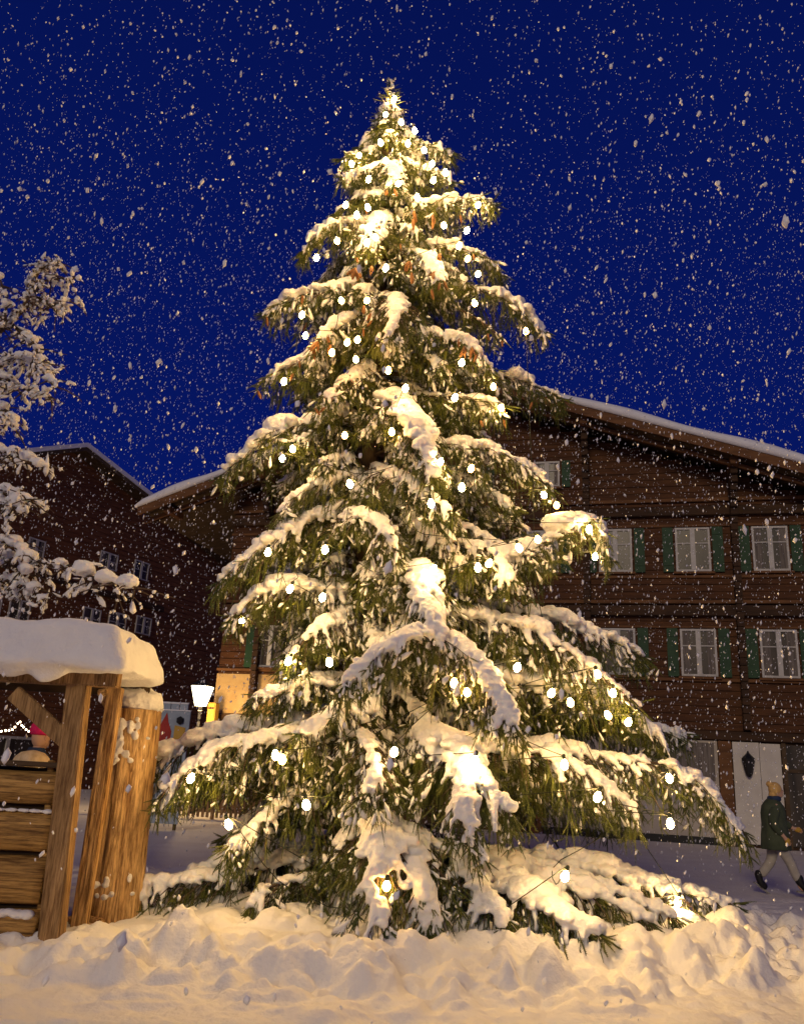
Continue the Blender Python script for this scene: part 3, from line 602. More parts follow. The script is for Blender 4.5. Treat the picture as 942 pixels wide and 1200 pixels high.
class Tree:
    def __init__(s): s.tp = []; s.td = []; s.tl = []; s.tw = []; s.blob = []; s.fleck = []; s.wood = []
    def stick(s, pts, r0, r1): s.wood.append((pts, r0, r1))
    def twig(s, p, d, l, w=.026, fork=True):
        s.tp.append(p); s.td.append(d); s.tl.append(l); s.tw.append(w)
        if fork and l > .17:
            dn = d / np.linalg.norm(d)
            for u in (.22, .42, .62) if l > .28 else (.35,):
                if rng.random() < .25: continue
                e_ = dn + rng.normal(0, .75, 3) * np.array([1, 1, .4]); s.twig(p + dn * l * (u + rng.uniform(-.06, .06)), e_, rng.uniform(.07, .15), w * .9, False)
    def bough(s, P, load=1.0, dens=1.0, seclen=1.0, hang=1.0, r0=.035, s0=.12, side=(1, -1), snow_from=.15):
        n = max(8, int(sum(np.linalg.norm(np.diff(np.asarray(P), axis=0), axis=1)) / .06)); pts = catmull(P, n)
        seg = np.linalg.norm(np.diff(pts, axis=0), axis=1); cum = np.concatenate([[0], np.cumsum(seg)]); Ltot = cum[-1]
        s.stick(pts[::max(1, n // 9)] if n > 12 else pts, r0, .006)
        step = .105 / dens; a = s0 * Ltot; k = 0
        while a < Ltot:
            i = min(n - 2, int(np.searchsorted(cum, a))); i = max(1, i); p = pts[i]; t = pts[min(n - 1, i + 1)] - pts[i - 1]; t /= np.linalg.norm(t) + 1e-9
            sd = np.cross(t, UP); nl = np.linalg.norm(sd); sd = sd / nl if nl > .2 else np.array([1., 0, 0]); rem = (Ltot - a)
            for sg in side:
                if rng.random() < .12: continue
                ls = min(.85, .16 + .42 * rem) * rng.uniform(.55, 1.1) * seclen * min(1, .45 + a / Ltot * 1.6)
                d = t * rng.uniform(.45, .95) + sd * sg * rng.uniform(.6, 1.0) - UP * rng.uniform(.0, .35); d /= np.linalg.norm(d)
                ns = max(3, int(ls / .075)); droop = rng.uniform(.25, .7)
                sp = [p + d * ls * u - UP * droop * ls * u * u for u in np.linspace(0, 1, ns + 1)]
                s.stick(np.array(sp)[::2] if ns > 4 else np.array(sp), .008, .003)
                for j, q in enumerate(sp[1:], 1):
                    for _ in range(2):
                        if rng.random() < .38: continue
                        dd = -UP * rng.uniform(.9, 1.8) * hang + d * rng.uniform(-.1, .5) + rng.normal(0, .24, 3)
                        s.twig(q + rng.normal(0, .012, 3), dd, rng.uniform(.14, .42) * (1.0 if j < ns else .75), rng.uniform(.016, .023))
                s.twig(sp[-1], d - UP * droop, rng.uniform(.12, .24))
                if load > 0:
                    w0 = (.026 + (.046 if (pts[0][1] - pts[-1][1]) > 1.5 else .030) * min(load, 1.6)) * rng.uniform(.6, 1.2); keep = rng.uniform(.1, .85) * min(1, .3 + load * .5)
                    for u in np.arange(0, keep, .045 / max(ls, .15)):
                        q = p + d * ls * u - UP * droop * ls * u * u; w = w0 * (1 - .62 * u) * rng.uniform(.8, 1.15)
                        if rng.random() < .22 and u > .2: continue
                        s.blob.append((*(q + UP * w * .45), w, w, w * .68))
            s.twig(p, -UP + t * .4 + rng.normal(0, .3, 3), rng.uniform(.14, .32)); s.twig(p, t + sd * rng.choice([-1, 1]) * .6 - UP * .4, rng.uniform(.14, .24))
            a += step * rng.uniform(.8, 1.2); k += 1
        for _ in range(5): s.twig(pts[-1], (pts[-1] - pts[-3]) / (seg[-1] * 2) + rng.normal(0, .4, 3) - UP * .3, rng.uniform(.14, .26))
        if load > 0:
            front_ = (pts[0][1] - pts[-1][1]) > 1.5 and abs(pts[-1][0] - pts[0][0]) < 2.0
            a = snow_from * Ltot; ph = rng.uniform(0, 6)
            while a < Ltot * .97:
                i = min(n - 2, int(np.searchsorted(cum, a))); f = a / Ltot
                prof = min(1, (1 - f) * 3.2 + .25) * min(1, .5 + f * 2)
                w = (.082 if front_ else .125) * load * prof * (1 + .28 * math.sin(a * 7 + ph) + .15 * math.sin(a * 17 + ph)) * rng.uniform(.9, 1.1)
                w = max(w * .80, .028); t = pts[min(n - 1, i + 1)] - pts[i - 1]; t /= np.linalg.norm(t) + 1e-9; sd = np.cross(t, UP); nl = np.linalg.norm(sd); sd = sd / nl if nl > .2 else np.array([1., 0, 0])
                gap = float(fbm(np.array(a * 2.4 + ph * 3), np.array(ph * 7), 2, 5)) < (.30 if load < 1.25 else .16)
                if not gap:
                    q = pts[i] + UP * w * .55 + sd * rng.normal(0, .03) + rng.normal(0, .012, 3)
                    s.blob.append((*q, w * 1.1, w * 1.1, w * .72))
                    for sg in (-1, 1):
                        if rng.random() < .75:
                            o = rng.uniform(.7, 1.9); w2 = w * rng.uniform(.42, .85); s.blob.append((*(q + sd * sg * w * o - UP * w * .28 * o + t * rng.normal(0, .03)), w2 * 1.15, w2 * 1.15, w2 * .68))
                        if rng.random() < .34:                     # a finger of snow running down a hanging twig
                            fd = -UP + sd * sg * rng.uniform(.1, .8) + t * rng.uniform(-.1, .5); fd /= np.linalg.norm(fd); fl_ = rng.uniform(.10, .34) * (.6 + .4 * load); f0 = q + sd * sg * w * rng.uniform(.4, 1.2)
                            for u in np.arange(0, 1, .028 / fl_): s.blob.append((*(f0 + fd * fl_ * u + rng.normal(0, .004, 3)), *([(.034 - .017 * u) * rng.uniform(.8, 1.25)] * 2), (.036 - .015 * u)))
                a += w * .55
    def build(s, parent, crown='crown', nm='needle', snowname='snow_cover', voxel=.02, avoid=None, fleck_p=.42, woodm='bark'):
        P = np.array(s.tp); D = np.array(s.td); Lh = np.array(s.tl); Wd = np.array(s.tw)
        keep = np.ones(len(P), bool); B = np.array(s.blob) if s.blob else np.zeros((0, 6)); kb = np.ones(len(B), bool)
        if avoid is not None:
            for c in avoid:
                vd = camdir(c)
                for pts_, kk, rad in ((P + D / np.linalg.norm(D, axis=1, keepdims=True) * Lh[:, None] * .5, keep, .055), (P, keep, .035), (B[:, :3], kb, .105)):
                    rel = pts_ - c; al = np.clip(rel @ vd, -.02, 1.3); dist = np.linalg.norm(rel - al[:, None] * vd, axis=1)
                    if pts_.shape[0] == B.shape[0] and kk is kb: kk &= dist > rad + B[:, 3] * .35 * 0 + 0
                    else: kk &= dist > rad
        P, D, Lh, Wd = P[keep], D[keep], Lh[keep], Wd[keep]; B = B[kb]
        ch_ = rng.integers(0, len(TW), len(P)); VV = []; FF = []; off = 0
        R = frames(D, rng.uniform(0, 6.28, len(P)))
        for k, (tv, tf) in enumerate(TW):
            mk_ = ch_ == k
            if not mk_.any(): continue
            v, f = instance(tv, tf, P[mk_], R[mk_], np.stack([Wd[mk_], Wd[mk_], Lh[mk_]], 1)); VV.append(v); FF.append(f + off); off += len(v)
        # wood: five sided tapering sticks
        cs = np.array([[math.cos(6.283 * i / 5), math.sin(6.283 * i / 5)] for i in range(5)]); wv = []; wf = []; wo_ = 0
        for pts, r0, r1 in s.wood:
            pts = np.asarray(pts); t = np.gradient(pts, axis=0); Rf = frames(t + 1e-9); rr = np.linspace(r0, r1, len(pts))
            ring = pts[:, None] + (Rf[:, :, 0][:, None] * cs[None, :, :1] + Rf[:, :, 1][:, None] * cs[None, :, 1:]) * rr[:, None, None]
            wv.append(ring.reshape(-1, 3)); m_ = len(pts)
            for j in range(m_ - 1):
                for i in range(5):
                    a = wo_ + j * 5 + i; b = wo_ + j * 5 + (i + 1) % 5; wf += [(a, b, b + 5, a + 5)]
            wo_ += m_ * 5
        import sys; print('TWIGS', len(P), 'BLOBS', len(B), 'STICKS', len(s.wood))
        link(crown, npmesh(crown, np.vstack(VV), np.vstack(FF)), M[nm], parent)
        link('branches', npmesh('branches', np.vstack(wv), np.array(wf)), M[woodm], parent)
        # snow caught on the twigs
        sel = rng.random(len(P)) < fleck_p; p = P[sel]; d = D[sel] / np.linalg.norm(D[sel], axis=1, keepdims=True); l = Lh[sel]
        nzm = np.array([float(fbm(np.array(q[0] * 2.3 + q[1] * 1.7), np.array(q[2] * 2.6), 2, 3)) for q in p[:1]]) ; nzm = fbm(p[:, 0] * 2.6 + p[:, 1] * 1.9, p[:, 2] * 2.9, 3, 3); kk_ = rng.random(len(p)) < np.clip((nzm - .30) * 4.5, .08, 1); p, d, l = p[kk_], d[kk_], l[kk_]
        u = rng.uniform(0, .85, len(p)) ** 1.5; out = rng.normal(0, 1, p.shape) * .3; out[:, 2] = np.abs(out[:, 2]) + .6; out /= np.linalg.norm(out, axis=1, keepdims=True)
        pos = p + d * (l * u)[:, None] + out * .014
        sc_ = np.clip(rng.lognormal(-4.25, .38, len(p)), .008, .034); S = np.stack([sc_, sc_ * rng.uniform(.7, 1.2, len(p)), sc_ * rng.uniform(1.0, 4.6, len(p))], 1)
        tv = ICO1[0] * (1 + .35 * np.sin(ICO1[0][:, [1, 2, 0]] * 5)); fv, ff = instance(tv, ICO1[1], pos, frames(d, rng.uniform(0, 6.28, len(p))), S)
        me = snowmesh(B, snowname, voxel, 2, .022)
        n0 = len(me.vertices); v0 = np.zeros(n0 * 3, np.float32); me.vertices.foreach_get('co', v0)
        print('SNOWVERTS', n0)
        o = link(snowname, me, M['snow_tree'], parent, True)
        o2 = link('snow_flecks', npmesh('snow_flecks', fv, ff), M['snow'], parent, True); o2['kind'] = 'stuff'
        if avoid is None: o['kind'] = 'stuff'
        return o

# ------------------------------------------------------------------ the Christmas spruce
tree = empty('christmas_tree', (TX, TY, 0), label='tall snow laden spruce in the square, hung with warm light bulbs', cat='christmas tree')
TOPZ = W(458, 92, TY)[2]
MB().tube([(0, 0, -.2), (.01, .01, 1), (0, 0, 4), (-.02, 0, 8), (-.05, 0, 11), (-.07, 0, TOPZ - .1)], [.24, .19, .15, .09, .035, .008], 12).build('trunk', M['bark'], tree, True)
def onaxis(x, y):                            # trunk point that shows at height y of the photo
    for _ in range(3):
        p = W(x, y, TY); 
    return np.array([TX - .05 * p[2] / 12, TY, p[2]])
S = Tree()
ENV_PX = [(92, 455, 461), (130, 445, 478), (175, 405, 525), (210, 402, 530), (238, 394, 575), (295, 356, 583), (350, 318, 600), (385, 338, 635), (440, 314, 650), (500, 300, 620), (550, 264, 610), (590, 328, 650), (645, 262, 715), (685, 252, 700), (725, 272, 690), (765, 298, 750), (800, 300, 765), (850, 280, 775), (888, 190, 800), (910, 145, 840), (970, 190, 872), (1035, 180, 790), (1080, 160, 830)]
_e = []
for y, xl_, xr_ in ENV_PX[::-1]:
    z_ = onaxis(440, y)[2]; _e.append((z_, TX - W(xl_, y, TY)[0], W(xr_, y, TY)[0] - TX))
_e = np.array(_e); ez_ = _e[:, 0]; er_ = (_e[:, 1] + _e[:, 2]) / 2 * .95
def env(z, c=0.0):
    l, r_, f = np.interp(z, ez_, _e[:, 1]), np.interp(z, ez_, _e[:, 2]), np.interp(z, ez_, er_)
    return float(f * (1 - abs(c)) + (l if c < 0 else r_) * abs(c))
# boughs traced through photo points; third value = distance in front of (-) or behind (+) the trunk
B_ = [
 # (load, seclen, points)
 (.40, .6, [(458, 175, 0), (430, 176, -.1), (402, 186, -.2)]), (.35, .6, [(460, 165, 0), (495, 170, -.1), (530, 180, -.1)]),
 (.4, .6, [(455, 190, 0), (425, 200, -.4), (403, 208, -.5)]), (.4, .6, [(460, 190, 0), (500, 198, -.3), (528, 212, -.3)]),
 (.5, .6, [(458, 185, 0), (462, 195, -.5), (465, 215, -.8)]),
 (1.0, .8, [(455, 228, 0), (425, 228, -.3), (393, 250, -.4)]), (1.25, .8, [(465, 262, 0), (500, 246, -.5), (545, 236, -.4), (576, 238, -.4)]),
 (1.15, .9, [(450, 275, 0), (400, 262, -.4), (372, 275, -.5), (355, 295, -.5)]), (1.1, .8, [(455, 262, 0), (440, 262, -.8), (432, 290, -1.2)]),
 (.9, .9, [(475, 290, 0), (520, 290, -.4), (560, 300, -.3), (585, 320, -.2)]), (.8, .8, [(465, 290, 0), (500, 300, -.8), (515, 330, -1.3)]),
 (1.2, .9, [(455, 362, 0), (420, 345, -.3), (360, 345, -.4), (315, 365, -.3)]), (.7, .9, [(450, 370, 0), (410, 370, -.7), (375, 395, -1.2)]),
 (1.3, .8, [(480, 350, 0), (540, 338, -.3), (590, 350, -.3), (637, 388, -.3)]), (.7, .9, [(470, 350, 0), (465, 350, -1.0), (455, 395, -1.6)]),
 (.75, 1., [(450, 415, 0), (390, 408, -.5), (340, 430, -.5), (312, 445, -.4)]), (.5, .9, [(450, 420, 0), (410, 440, -.9), (380, 465, -1.2)]),
 (.9, .9, [(485, 400, 0), (530, 395, -.9), (575, 430, -1.0)]), (1.15, .8, [(480, 440, 0), (560, 440, .1), (605, 445, .1), (655, 465, .2)]),
 (1.5, .8, [(445, 505, 0), (395, 492, -.4), (320, 510, -.5), (262, 555, -.5)]), (1.4, .9, [(460, 480, 0), (465, 468, -1.0), (490, 500, -1.5), (510, 560, -1.8)]),
 (.7, 1., [(480, 465, 0), (530, 465, -.7), (590, 475, -.8)]), (1.0, .9, [(485, 525, 0), (560, 525, -.6), (610, 545, -.6), (645, 570, -.5)]),
 (.7, 1., [(440, 555, 0), (400, 560, -.7), (350, 578, -.8), (328, 600, -.8)]), (.7, 1., [(470, 545, 0), (475, 560, -1.4), (530, 600, -1.9)]),
 (1.15, 1., [(440, 625, 0), (390, 600, -.6), (310, 640, -.8), (255, 682, -.8)]), (1.0, 1., [(445, 620, 0), (420, 600, -1.2), (450, 620, -1.9), (465, 650, -2.0)]),
 (1.7, .8, [(490, 690, 0), (570, 665, -.8), (640, 632, -.9), (690, 610, -.9), (712, 650, -.9)]), (.8, 1., [(490, 640, 0), (560, 640, -1.2), (600, 680, -1.6)]),
 (1.35, .9, [(430, 700, 0), (370, 690, -.7), (310, 695, -.9), (272, 722, -.9)]), (.7, 1., [(430, 720, 0), (380, 730, -1.2), (340, 770, -1.5)]),
 (1.5, .8, [(465, 700, 0), (480, 665, -1.5), (500, 700, -2.1), (520, 750, -2.3)]), (1.2, .9, [(470, 740, 0), (520, 745, -1.9), (570, 790, -2.5), (603, 850, -2.8)]), (1.0, .9, [(460, 760, 0), (490, 740, -2.2), (440, 765, -2.6), (405, 800, -2.8)]),
 (1.2, .9, [(490, 700, 0), (600, 715, -.4), (690, 740, -.4), (752, 768, -.3)]), (1.1, .9, [(490, 720, 0), (600, 730, -1.2), (700, 790, -1.3), (745, 825, -1.2)]), (1.7, .8, [(490, 790, 0), (620, 800, -.7), (720, 830, -.8), (775, 870, -.7)]), (.6, .7, [(480, 800, 0), (650, 835, .3), (760, 850, .4), (806, 860, .4)]),
 (.9, 1., [(430, 800, 0), (370, 800, -1.2), (300, 815, -1.5)]), (.9, 1., [(430, 820, 0), (400, 830, -2.0), (350, 860, -2.5)]),
 (1.3, 1., [(420, 870, 0), (340, 850, -1.0), (260, 860, -1.2), (185, 885, -1.2), (140, 905, -1.2)]), (1.2, .9, [(420, 860, 0), (330, 862, -1.6), (250, 880, -1.9), (190, 930, -1.9)]),
 (1.3, .9, [(480, 890, 0), (600, 878, -.9), (720, 888, -1.1), (800, 905, -1.1), (872, 975, -1.1)]), (1.0, 1., [(480, 880, 0), (600, 880, -1.8), (680, 900, -2.1), (740, 950, -2.1)]),
 (1.5, .8, [(460, 880, 0), (515, 862, -2.1), (555, 900, -2.8), (600, 955, -3.0)]), (1.2, .8, [(470, 880, 0), (530, 890, -2.4), (545, 940, -3.1), (550, 985, -3.2)]),
 (.8, 1., [(430, 900, 0), (420, 860, -2.0), (440, 900, -2.8), (430, 930, -3.0)]), (.8, 1., [(420, 930, 0), (350, 930, -1.7), (270, 990, -2.1)]),
 (1.7, .9, [(420, 1000, 0), (440, 965, -2.0), (450, 985, -2.8), (440, 1050, -3.1), (450, 1110, -3.2)]), (1.2, .9, [(420, 1000, 0), (470, 975, -2.2), (495, 1030, -2.9), (500, 1090, -3.0)]),
 (1.2, .9, [(420, 1020, 0), (340, 1010, -1.2), (260, 1040, -1.6), (175, 1065, -1.6), (150, 1105, -1.7)]), (1.2, .8, [(410, 1000, 0), (330, 1020, -.8), (250, 1030, -1.0), (185, 1060, -1.0)]), (.9, .9, [(420, 1040, 0), (360, 1040, -1.8), (310, 1070, -2.2), (290, 1100, -2.3)]),
 (1.4, .9, [(440, 1010, 0), (530, 1000, -1.8), (560, 1040, -2.6), (590, 1080, -2.9)]), (1.6, .8, [(450, 1030, 0), (570, 1030, -2.0), (640, 1070, -2.7), (700, 1125, -2.9)]),
 (1.4, .9, [(450, 1000, 0), (600, 1000, -.8), (720, 1040, -1.1), (860, 1085, -1.1)]), (1.3, .9, [(450, 1010, 0), (580, 1020, -1.4), (680, 1050, -1.7), (790, 1100, -1.8)]), (1.3, .9, [(450, 1020, 0), (600, 1045, -1.8), (690, 1075, -2.1), (760, 1120, -2.2)]),
]
def lift(p, r=.05):
    g = gh(p[0], p[1]) + r if (-5 < p[0] < 5.5 and 5.7 < p[1] < 14) else .1
    return np.array([p[0], p[1], max(p[2], g)])
for load, sl2, pp in B_:
    pts = [onaxis(pp[0][0], pp[0][1])] + [W(x, y, TY + d) for x, y, d in pp[1:]]
    pts = [pts[0]] + [lift(p, .24 if pp[-1][1] > 1040 and i_ < len(pts) - 2 else .10) for i_, p in enumerate(pts[1:])]
    S.bough(pts, load=load * (.72 if pp[0][1] < 300 else .86), seclen=sl2, dens=1.15, r0=.035)
# the rest of the whorls, all round
zs = .35; k = 0
while zs < TOPZ - .45:
    az = k * 2.39996 + rng.uniform(-.3, .3); c, s_ = math.cos(az), math.sin(az); R_ = env(zs, c) * rng.uniform(.5, .84) * (.82 if s_ < -.35 else 1)
    front = s_ < -.2
    if R_ > .1:
        droop = (.10 + .22 * rng.random()) * R_ + (.1 if zs > 2 else 0); base = np.array([TX - .05 * zs / 12, TY, zs + .18 * R_ * (zs > 1)])
        pts = [base, base + np.array([c * R_ * .4, s_ * R_ * .4, .04 * R_]), base + np.array([c * R_ * .8, s_ * R_ * .8, -droop * .6]), base + np.array([c * R_, s_ * R_, -droop * 1.15])]
        S.bough([lift(p) for p in pts], load=rng.uniform(.05, .5), seclen=.85, dens=.85, hang=1.15, s0=.22, snow_from=.35)
    zs += .060 + .012 * (zs > 8) ; k += 1
# leader
for z in np.arange(TOPZ - 1.1, TOPZ, .055):
    for _ in range(4):
        a = rng.uniform(0, 6.28); d = np.array([math.cos(a), math.sin(a), .35 if z > TOPZ - .35 else -.1]); S.twig(np.array([TX - .055, TY, z]), d, min(.30, .07 + .42 * (TOPZ - z)), .02)
    a = rng.uniform(0, 6.28); r = .10 * (TOPZ - z) + .015; S.blob.append((TX - .055 + math.cos(a) * r, TY + math.sin(a) * r, z, .035, .035, .028))
# bulbs, from the photo, set on the outer face of the crown
BULB = [(462, 116), (470, 143), (486, 153), (446, 167), (421, 182), (432, 210), (467, 215), (506, 192), (508, 211), (489, 231), (405, 240), (431, 243), (560, 240), (547, 270), (538, 288), (548, 303), (560, 321), (371, 302), (395, 282), (440, 278), (430, 284), (452, 314), (400, 352), (354, 369), (358, 393), (430, 352), (556, 355), (616, 388), (407, 401), (419, 398), (389, 413), (417, 421), (455, 434), (541, 425), (578, 453), (587, 478), (333, 447), (533, 466), (343, 526), (331, 537), (459, 506), (404, 510), (516, 541), (552, 549), (541, 571), (410, 567), (637, 580), (652, 592), (314, 647), (381, 644), (560, 665), (573, 660), (608, 642), (630, 632), (690, 620), (697, 652), (284, 727), (378, 700), (386, 776), (547, 811), (508, 667), (338, 775), (646, 812), (668, 823), (718, 812), (712, 838), (736, 846), (606, 782), (661, 896), (784, 912), (785, 965), (323, 885), (331, 890), (462, 881), (359, 943), (268, 966), (224, 912), (453, 1038), (662, 1027), (794, 1057), (556, 892), (700, 934), (532, 800), (475, 455), (340, 690), (700, 790), (505, 590)]
def surf(x, y, k=.93):
    d = Fv + Rv * (x - 471) / FPX + Uv * (600 - y) / FPX; best = None
    for Y in np.arange(7.2, 11.6, .03):
        p = CP + d * (Y / d[1])
        if -5 < p[0] < 5.4 and p[2] < gh(p[0], p[1]) + .13: return p
        rr = math.hypot(p[0] - TX, p[1] - TY); e_ = env(p[2], (p[0] - TX) / max(rr, 1e-3)) * k - rr
        if e_ >= 0: return p
        if best is None or -e_ < best[0]: best = (-e_, p)
    return best[1]
BULB += [(452, 134), (478, 168), (412, 192), (497, 176), (522, 202), (452, 188), (418, 252), (520, 264)]
bp = []
for x, y in BULB:
    p = surf(x, y); g = gh(p[0], p[1]) + .09 if (-5 < p[0] < 5.5) else 0
    if p[2] < g + .0: p = CP + (p - CP) * ((CAMH - g) / (CAMH - p[2]))
    bp.append(p)
S.build(tree, avoid=bp, voxel=.017)
lights = empty('christmas_light_string', (TX, TY, 0), label='warm white bulbs on a dark cable strung all over the spruce', cat='string lights')
order = list(range(len(bp))); order.sort(key=lambda i: -bp[i][2])
chain = [order.pop(0)]
while order:                                 # next bulb: nearest of the next highest ones
    c = bp[chain[-1]]; cand = order[:7]; j = min(cand, key=lambda i: np.linalg.norm(bp[i] - c)); chain.append(j); order.remove(j)
m = MB(); loc0 = np.array([TX, TY, 0])
for a, b in zip(chain, chain[1:]):
    A, B2 = bp[a] + UP * .075 - loc0, bp[b] + UP * .075 - loc0; d = min(1.6, np.linalg.norm(A - B2))
    K = np.array([.80, .80, 1]); mid = (A + B2) / 2
    P_ = [A, (A * .75 + B2 * .25) * np.array([.88, .88, 1]) - UP * .05 * d, mid * K - UP * .10 * d, (A * .25 + B2 * .75) * np.array([.88, .88, 1]) - UP * .05 * d, B2]
    if min(A[2], B2[2]) < 1.1: P_ = [P_[0]] + [q - UP * .35 for q in P_[1:-1]] + [P_[-1]]
    m.tube([tuple(q) for q in catmull(P_, 12)], .0045, 5)
m.build('cable', M['cable'], lights, True)
bb = MB().lathe([(.012, .045), (.020, .036), (.031, .014), (.036, -.006), (.031, -.026), (.018, -.042), (.004, -.048)], 10).build('light_bulb', M['bulb'], lights, True)
ss = MB().lathe([(.012, .046), (.018, .05), (.018, .085), (.010, .095)], 8).build('socket', M['socket'], bb)
for i, p in enumerate(bp):
    if i == 0: o, s2 = bb, ss
    else:
        o = bb.copy(); C.objects.link(o); o.parent = lights; s2 = ss.copy(); C.objects.link(s2); s2.parent = o
    o.location = tuple(p - loc0); o.rotation_euler = (rng.uniform(-.4, .4), rng.uniform(-.4, .4), 0)
    if BULB[i][1] > 240 and rng.random() < .35: o.material_slots[0].link = 'OBJECT'; o.material_slots[0].material = M['bulb_dim']
# cones hanging near the branch tips, mostly high up
cm = MB(); cm.lathe([(.006, 0), (.016, -.012), (.021, -.045), (.020, -.085), (.014, -.12), (.004, -.14)], 9)
c0 = cm.build('pine_cone', M['cone'], tree, True); cc = []
CL = [(470, 215, 6), (430, 225, 5), (500, 240, 3), (520, 285, 16), (500, 275, 6), (400, 305, 8), (420, 320, 10), (385, 310, 5), (360, 380, 7), (375, 390, 9), (325, 360, 3), (575, 370, 9), (600, 375, 5), (345, 460, 4), (590, 480, 3), (620, 470, 4), (330, 555, 6), (410, 640, 5), (290, 745, 5), (480, 560, 4), (690, 665, 6), (475, 1035, 1), (790, 945, 5), (780, 980, 3), (560, 990, 2)]
for x, y, n in CL:
    for _ in range(n):
        if len(cc) < 100: cc.append(surf(x + rng.normal(0, 17), y + rng.normal(0, 9), rng.uniform(.85, .99)))
TPA = np.array(S.tp)
for i, p in enumerate(cc):
    p = TPA[np.argmin(np.sum((TPA - p) ** 2, axis=1))] - UP * .02 + camdir(p) * .10
    o = c0 if i == 0 else c0.copy()
    if i: C.objects.link(o); o.parent = tree
    o.location = tuple(p - loc0); o.rotation_euler = (rng.normal(0, .3), rng.normal(0, .3), rng.uniform(0, 6)); k_ = rng.uniform(.7, 1.2); o.scale = (k_, k_, k_)

# ------------------------------------------------------------------ snowy tree at the left edge
QY = 9.6
lt2 = empty('snowy_tree', (-6.1, QY + .3, 0), label='bare branched tree thick with clotted snow, reaching in over the stall', cat='tree')
MB().tube([(0, 0, -.2), (.05, 0, 2), (0, 0, 4.5), (-.1, .1, 7)], [.22, .18, .12, .05], 12).build('trunk', M['bark'], lt2, True)
Q = Tree()
LB = [(1.1, [(-130, 640), (-60, 480), (-10, 400), (8, 360), (0, 325)]), (.7, [(-10, 400), (12, 378), (30, 355), (52, 330), (88, 326)]), (.6, [(12, 378), (45, 350), (60, 358), (80, 352)]), (.4, [(30, 355), (45, 320), (62, 308), (72, 312)]),
      (.9, [(8, 375), (28, 392), (43, 408), (48, 430), (62, 452)]), (.9, [(-40, 470), (0, 430), (25, 420), (40, 425)]), (.9, [(-40, 480), (0, 445), (30, 455), (60, 468)]), (1.1, [(-60, 560), (-20, 500), (5, 480), (15, 500)]),
      (1.2, [(-90, 640), (-20, 540), (10, 530), (45, 545)]), (1.1, [(-90, 660), (-20, 590), (10, 575), (25, 600)]), (1.0, [(-90, 680), (-20, 600), (20, 590), (38, 585)]), (1.4, [(-90, 700), (-10, 660), (25, 655), (75, 665), (120, 680), (158, 688)]), (1.1, [(-90, 700), (-20, 640), (20, 640), (30, 670)]), (.9, [(-60, 700), (0, 680), (30, 685), (50, 700)])]
loc2 = np.array([-6.1, QY + .3, 0])
for load, pp in LB:
    n = len(pp); pts = [W(x, y, QY - .12 * i) for i, (x, y) in enumerate(pp)]
    path = catmull(pts, 44); Q.stick(path, .03, .010)
    for i in range(6, 44):
        p = path[i]
        if rng.random() < .8: w = .048 * load * rng.uniform(.5, 1.1) * (1.6 if math.sin(i * 1.1 + load * 9) > .45 else .42); Q.blob.append((*(p + UP * w * .5), w * 1.2, w * 1.2, w * .85))
        for _ in range(2 if i % 3 else 0):
            d = rng.normal(0, 1, 3); d[2] = -abs(d[2]) * .8 + .15; d /= np.linalg.norm(d); l = rng.uniform(.06, .26) * (.5 + .8 * load); q = p + d * l; Q.stick(np.array([p, (p + q) / 2 + UP * .02, q]), .010, .006)
            w = rng.uniform(.014, .034)
            if rng.random() < .6: Q.blob.append((*(p + d * l * .6 + UP * w * .3), w * 1.2, w * 1.2, w * .8))
            Q.blob.append((*(q), w * .8, w * .8, w * 1.1))
            for _ in range(2): Q.twig(q, d * .6 - UP * .5 + rng.normal(0, .4, 3), rng.uniform(.05, .11), .014)
for lst in (Q.tp,): Q.tp = [p - loc2 for p in Q.tp]
Q.wood = [(np.asarray(p) - loc2, a, b) for p, a, b in Q.wood]; Q.blob = [(b[0] - loc2[0], b[1] - loc2[1], b[2], *b[3:]) for b in Q.blob]
Q.build(lt2, crown='dead_leaves', nm='needle_dark', voxel=.0125, fleck_p=.9)
# recentre the spruce meshes under their empty
for o in tree.children:
    if o.name.split('.')[0] in ('crown', 'branches', 'snow_cover', 'snow_flecks'): o.location = (-TX, -TY, 0)

# ------------------------------------------------------------------ people
def skin(name, verts, edges, radii, m, parent, sub=2, extra=None):
    me = bpy.data.meshes.new(name); me.from_pydata(verts, edges, []); o = bpy.data.objects.new(name, me); C.objects.link(o)
    md = o.modifiers.new('s', 'SKIN'); md.use_smooth_shade = True
    for i, r in enumerate(radii):
        sv = me.skin_vertices[0].data[i]; sv.radius = (r, r) if not hasattr(r, '__len__') else r; sv.use_root = (i == 0)
    o.modifiers.new('u', 'SUBSURF').levels = sub
    dg = bpy.context.evaluated_depsgraph_get(); out = bpy.data.meshes.new_from_object(o.evaluated_get(dg)); out.name = name
    bpy.data.objects.remove(o)
    if extra:
        bm_ = bmesh.new(); bm_.from_mesh(out); extra(bm_); bm_.to_mesh(out); bm_.free()
    return link(name, out, m, parent, True)
def ell(bm_, c, r, sub=3):
    v = bmesh.ops.create_icosphere(bm_, subdivisions=sub, radius=1)['verts']; bmesh.ops.scale(bm_, vec=r, verts=v); bmesh.ops.translate(bm_, vec=c, verts=v)
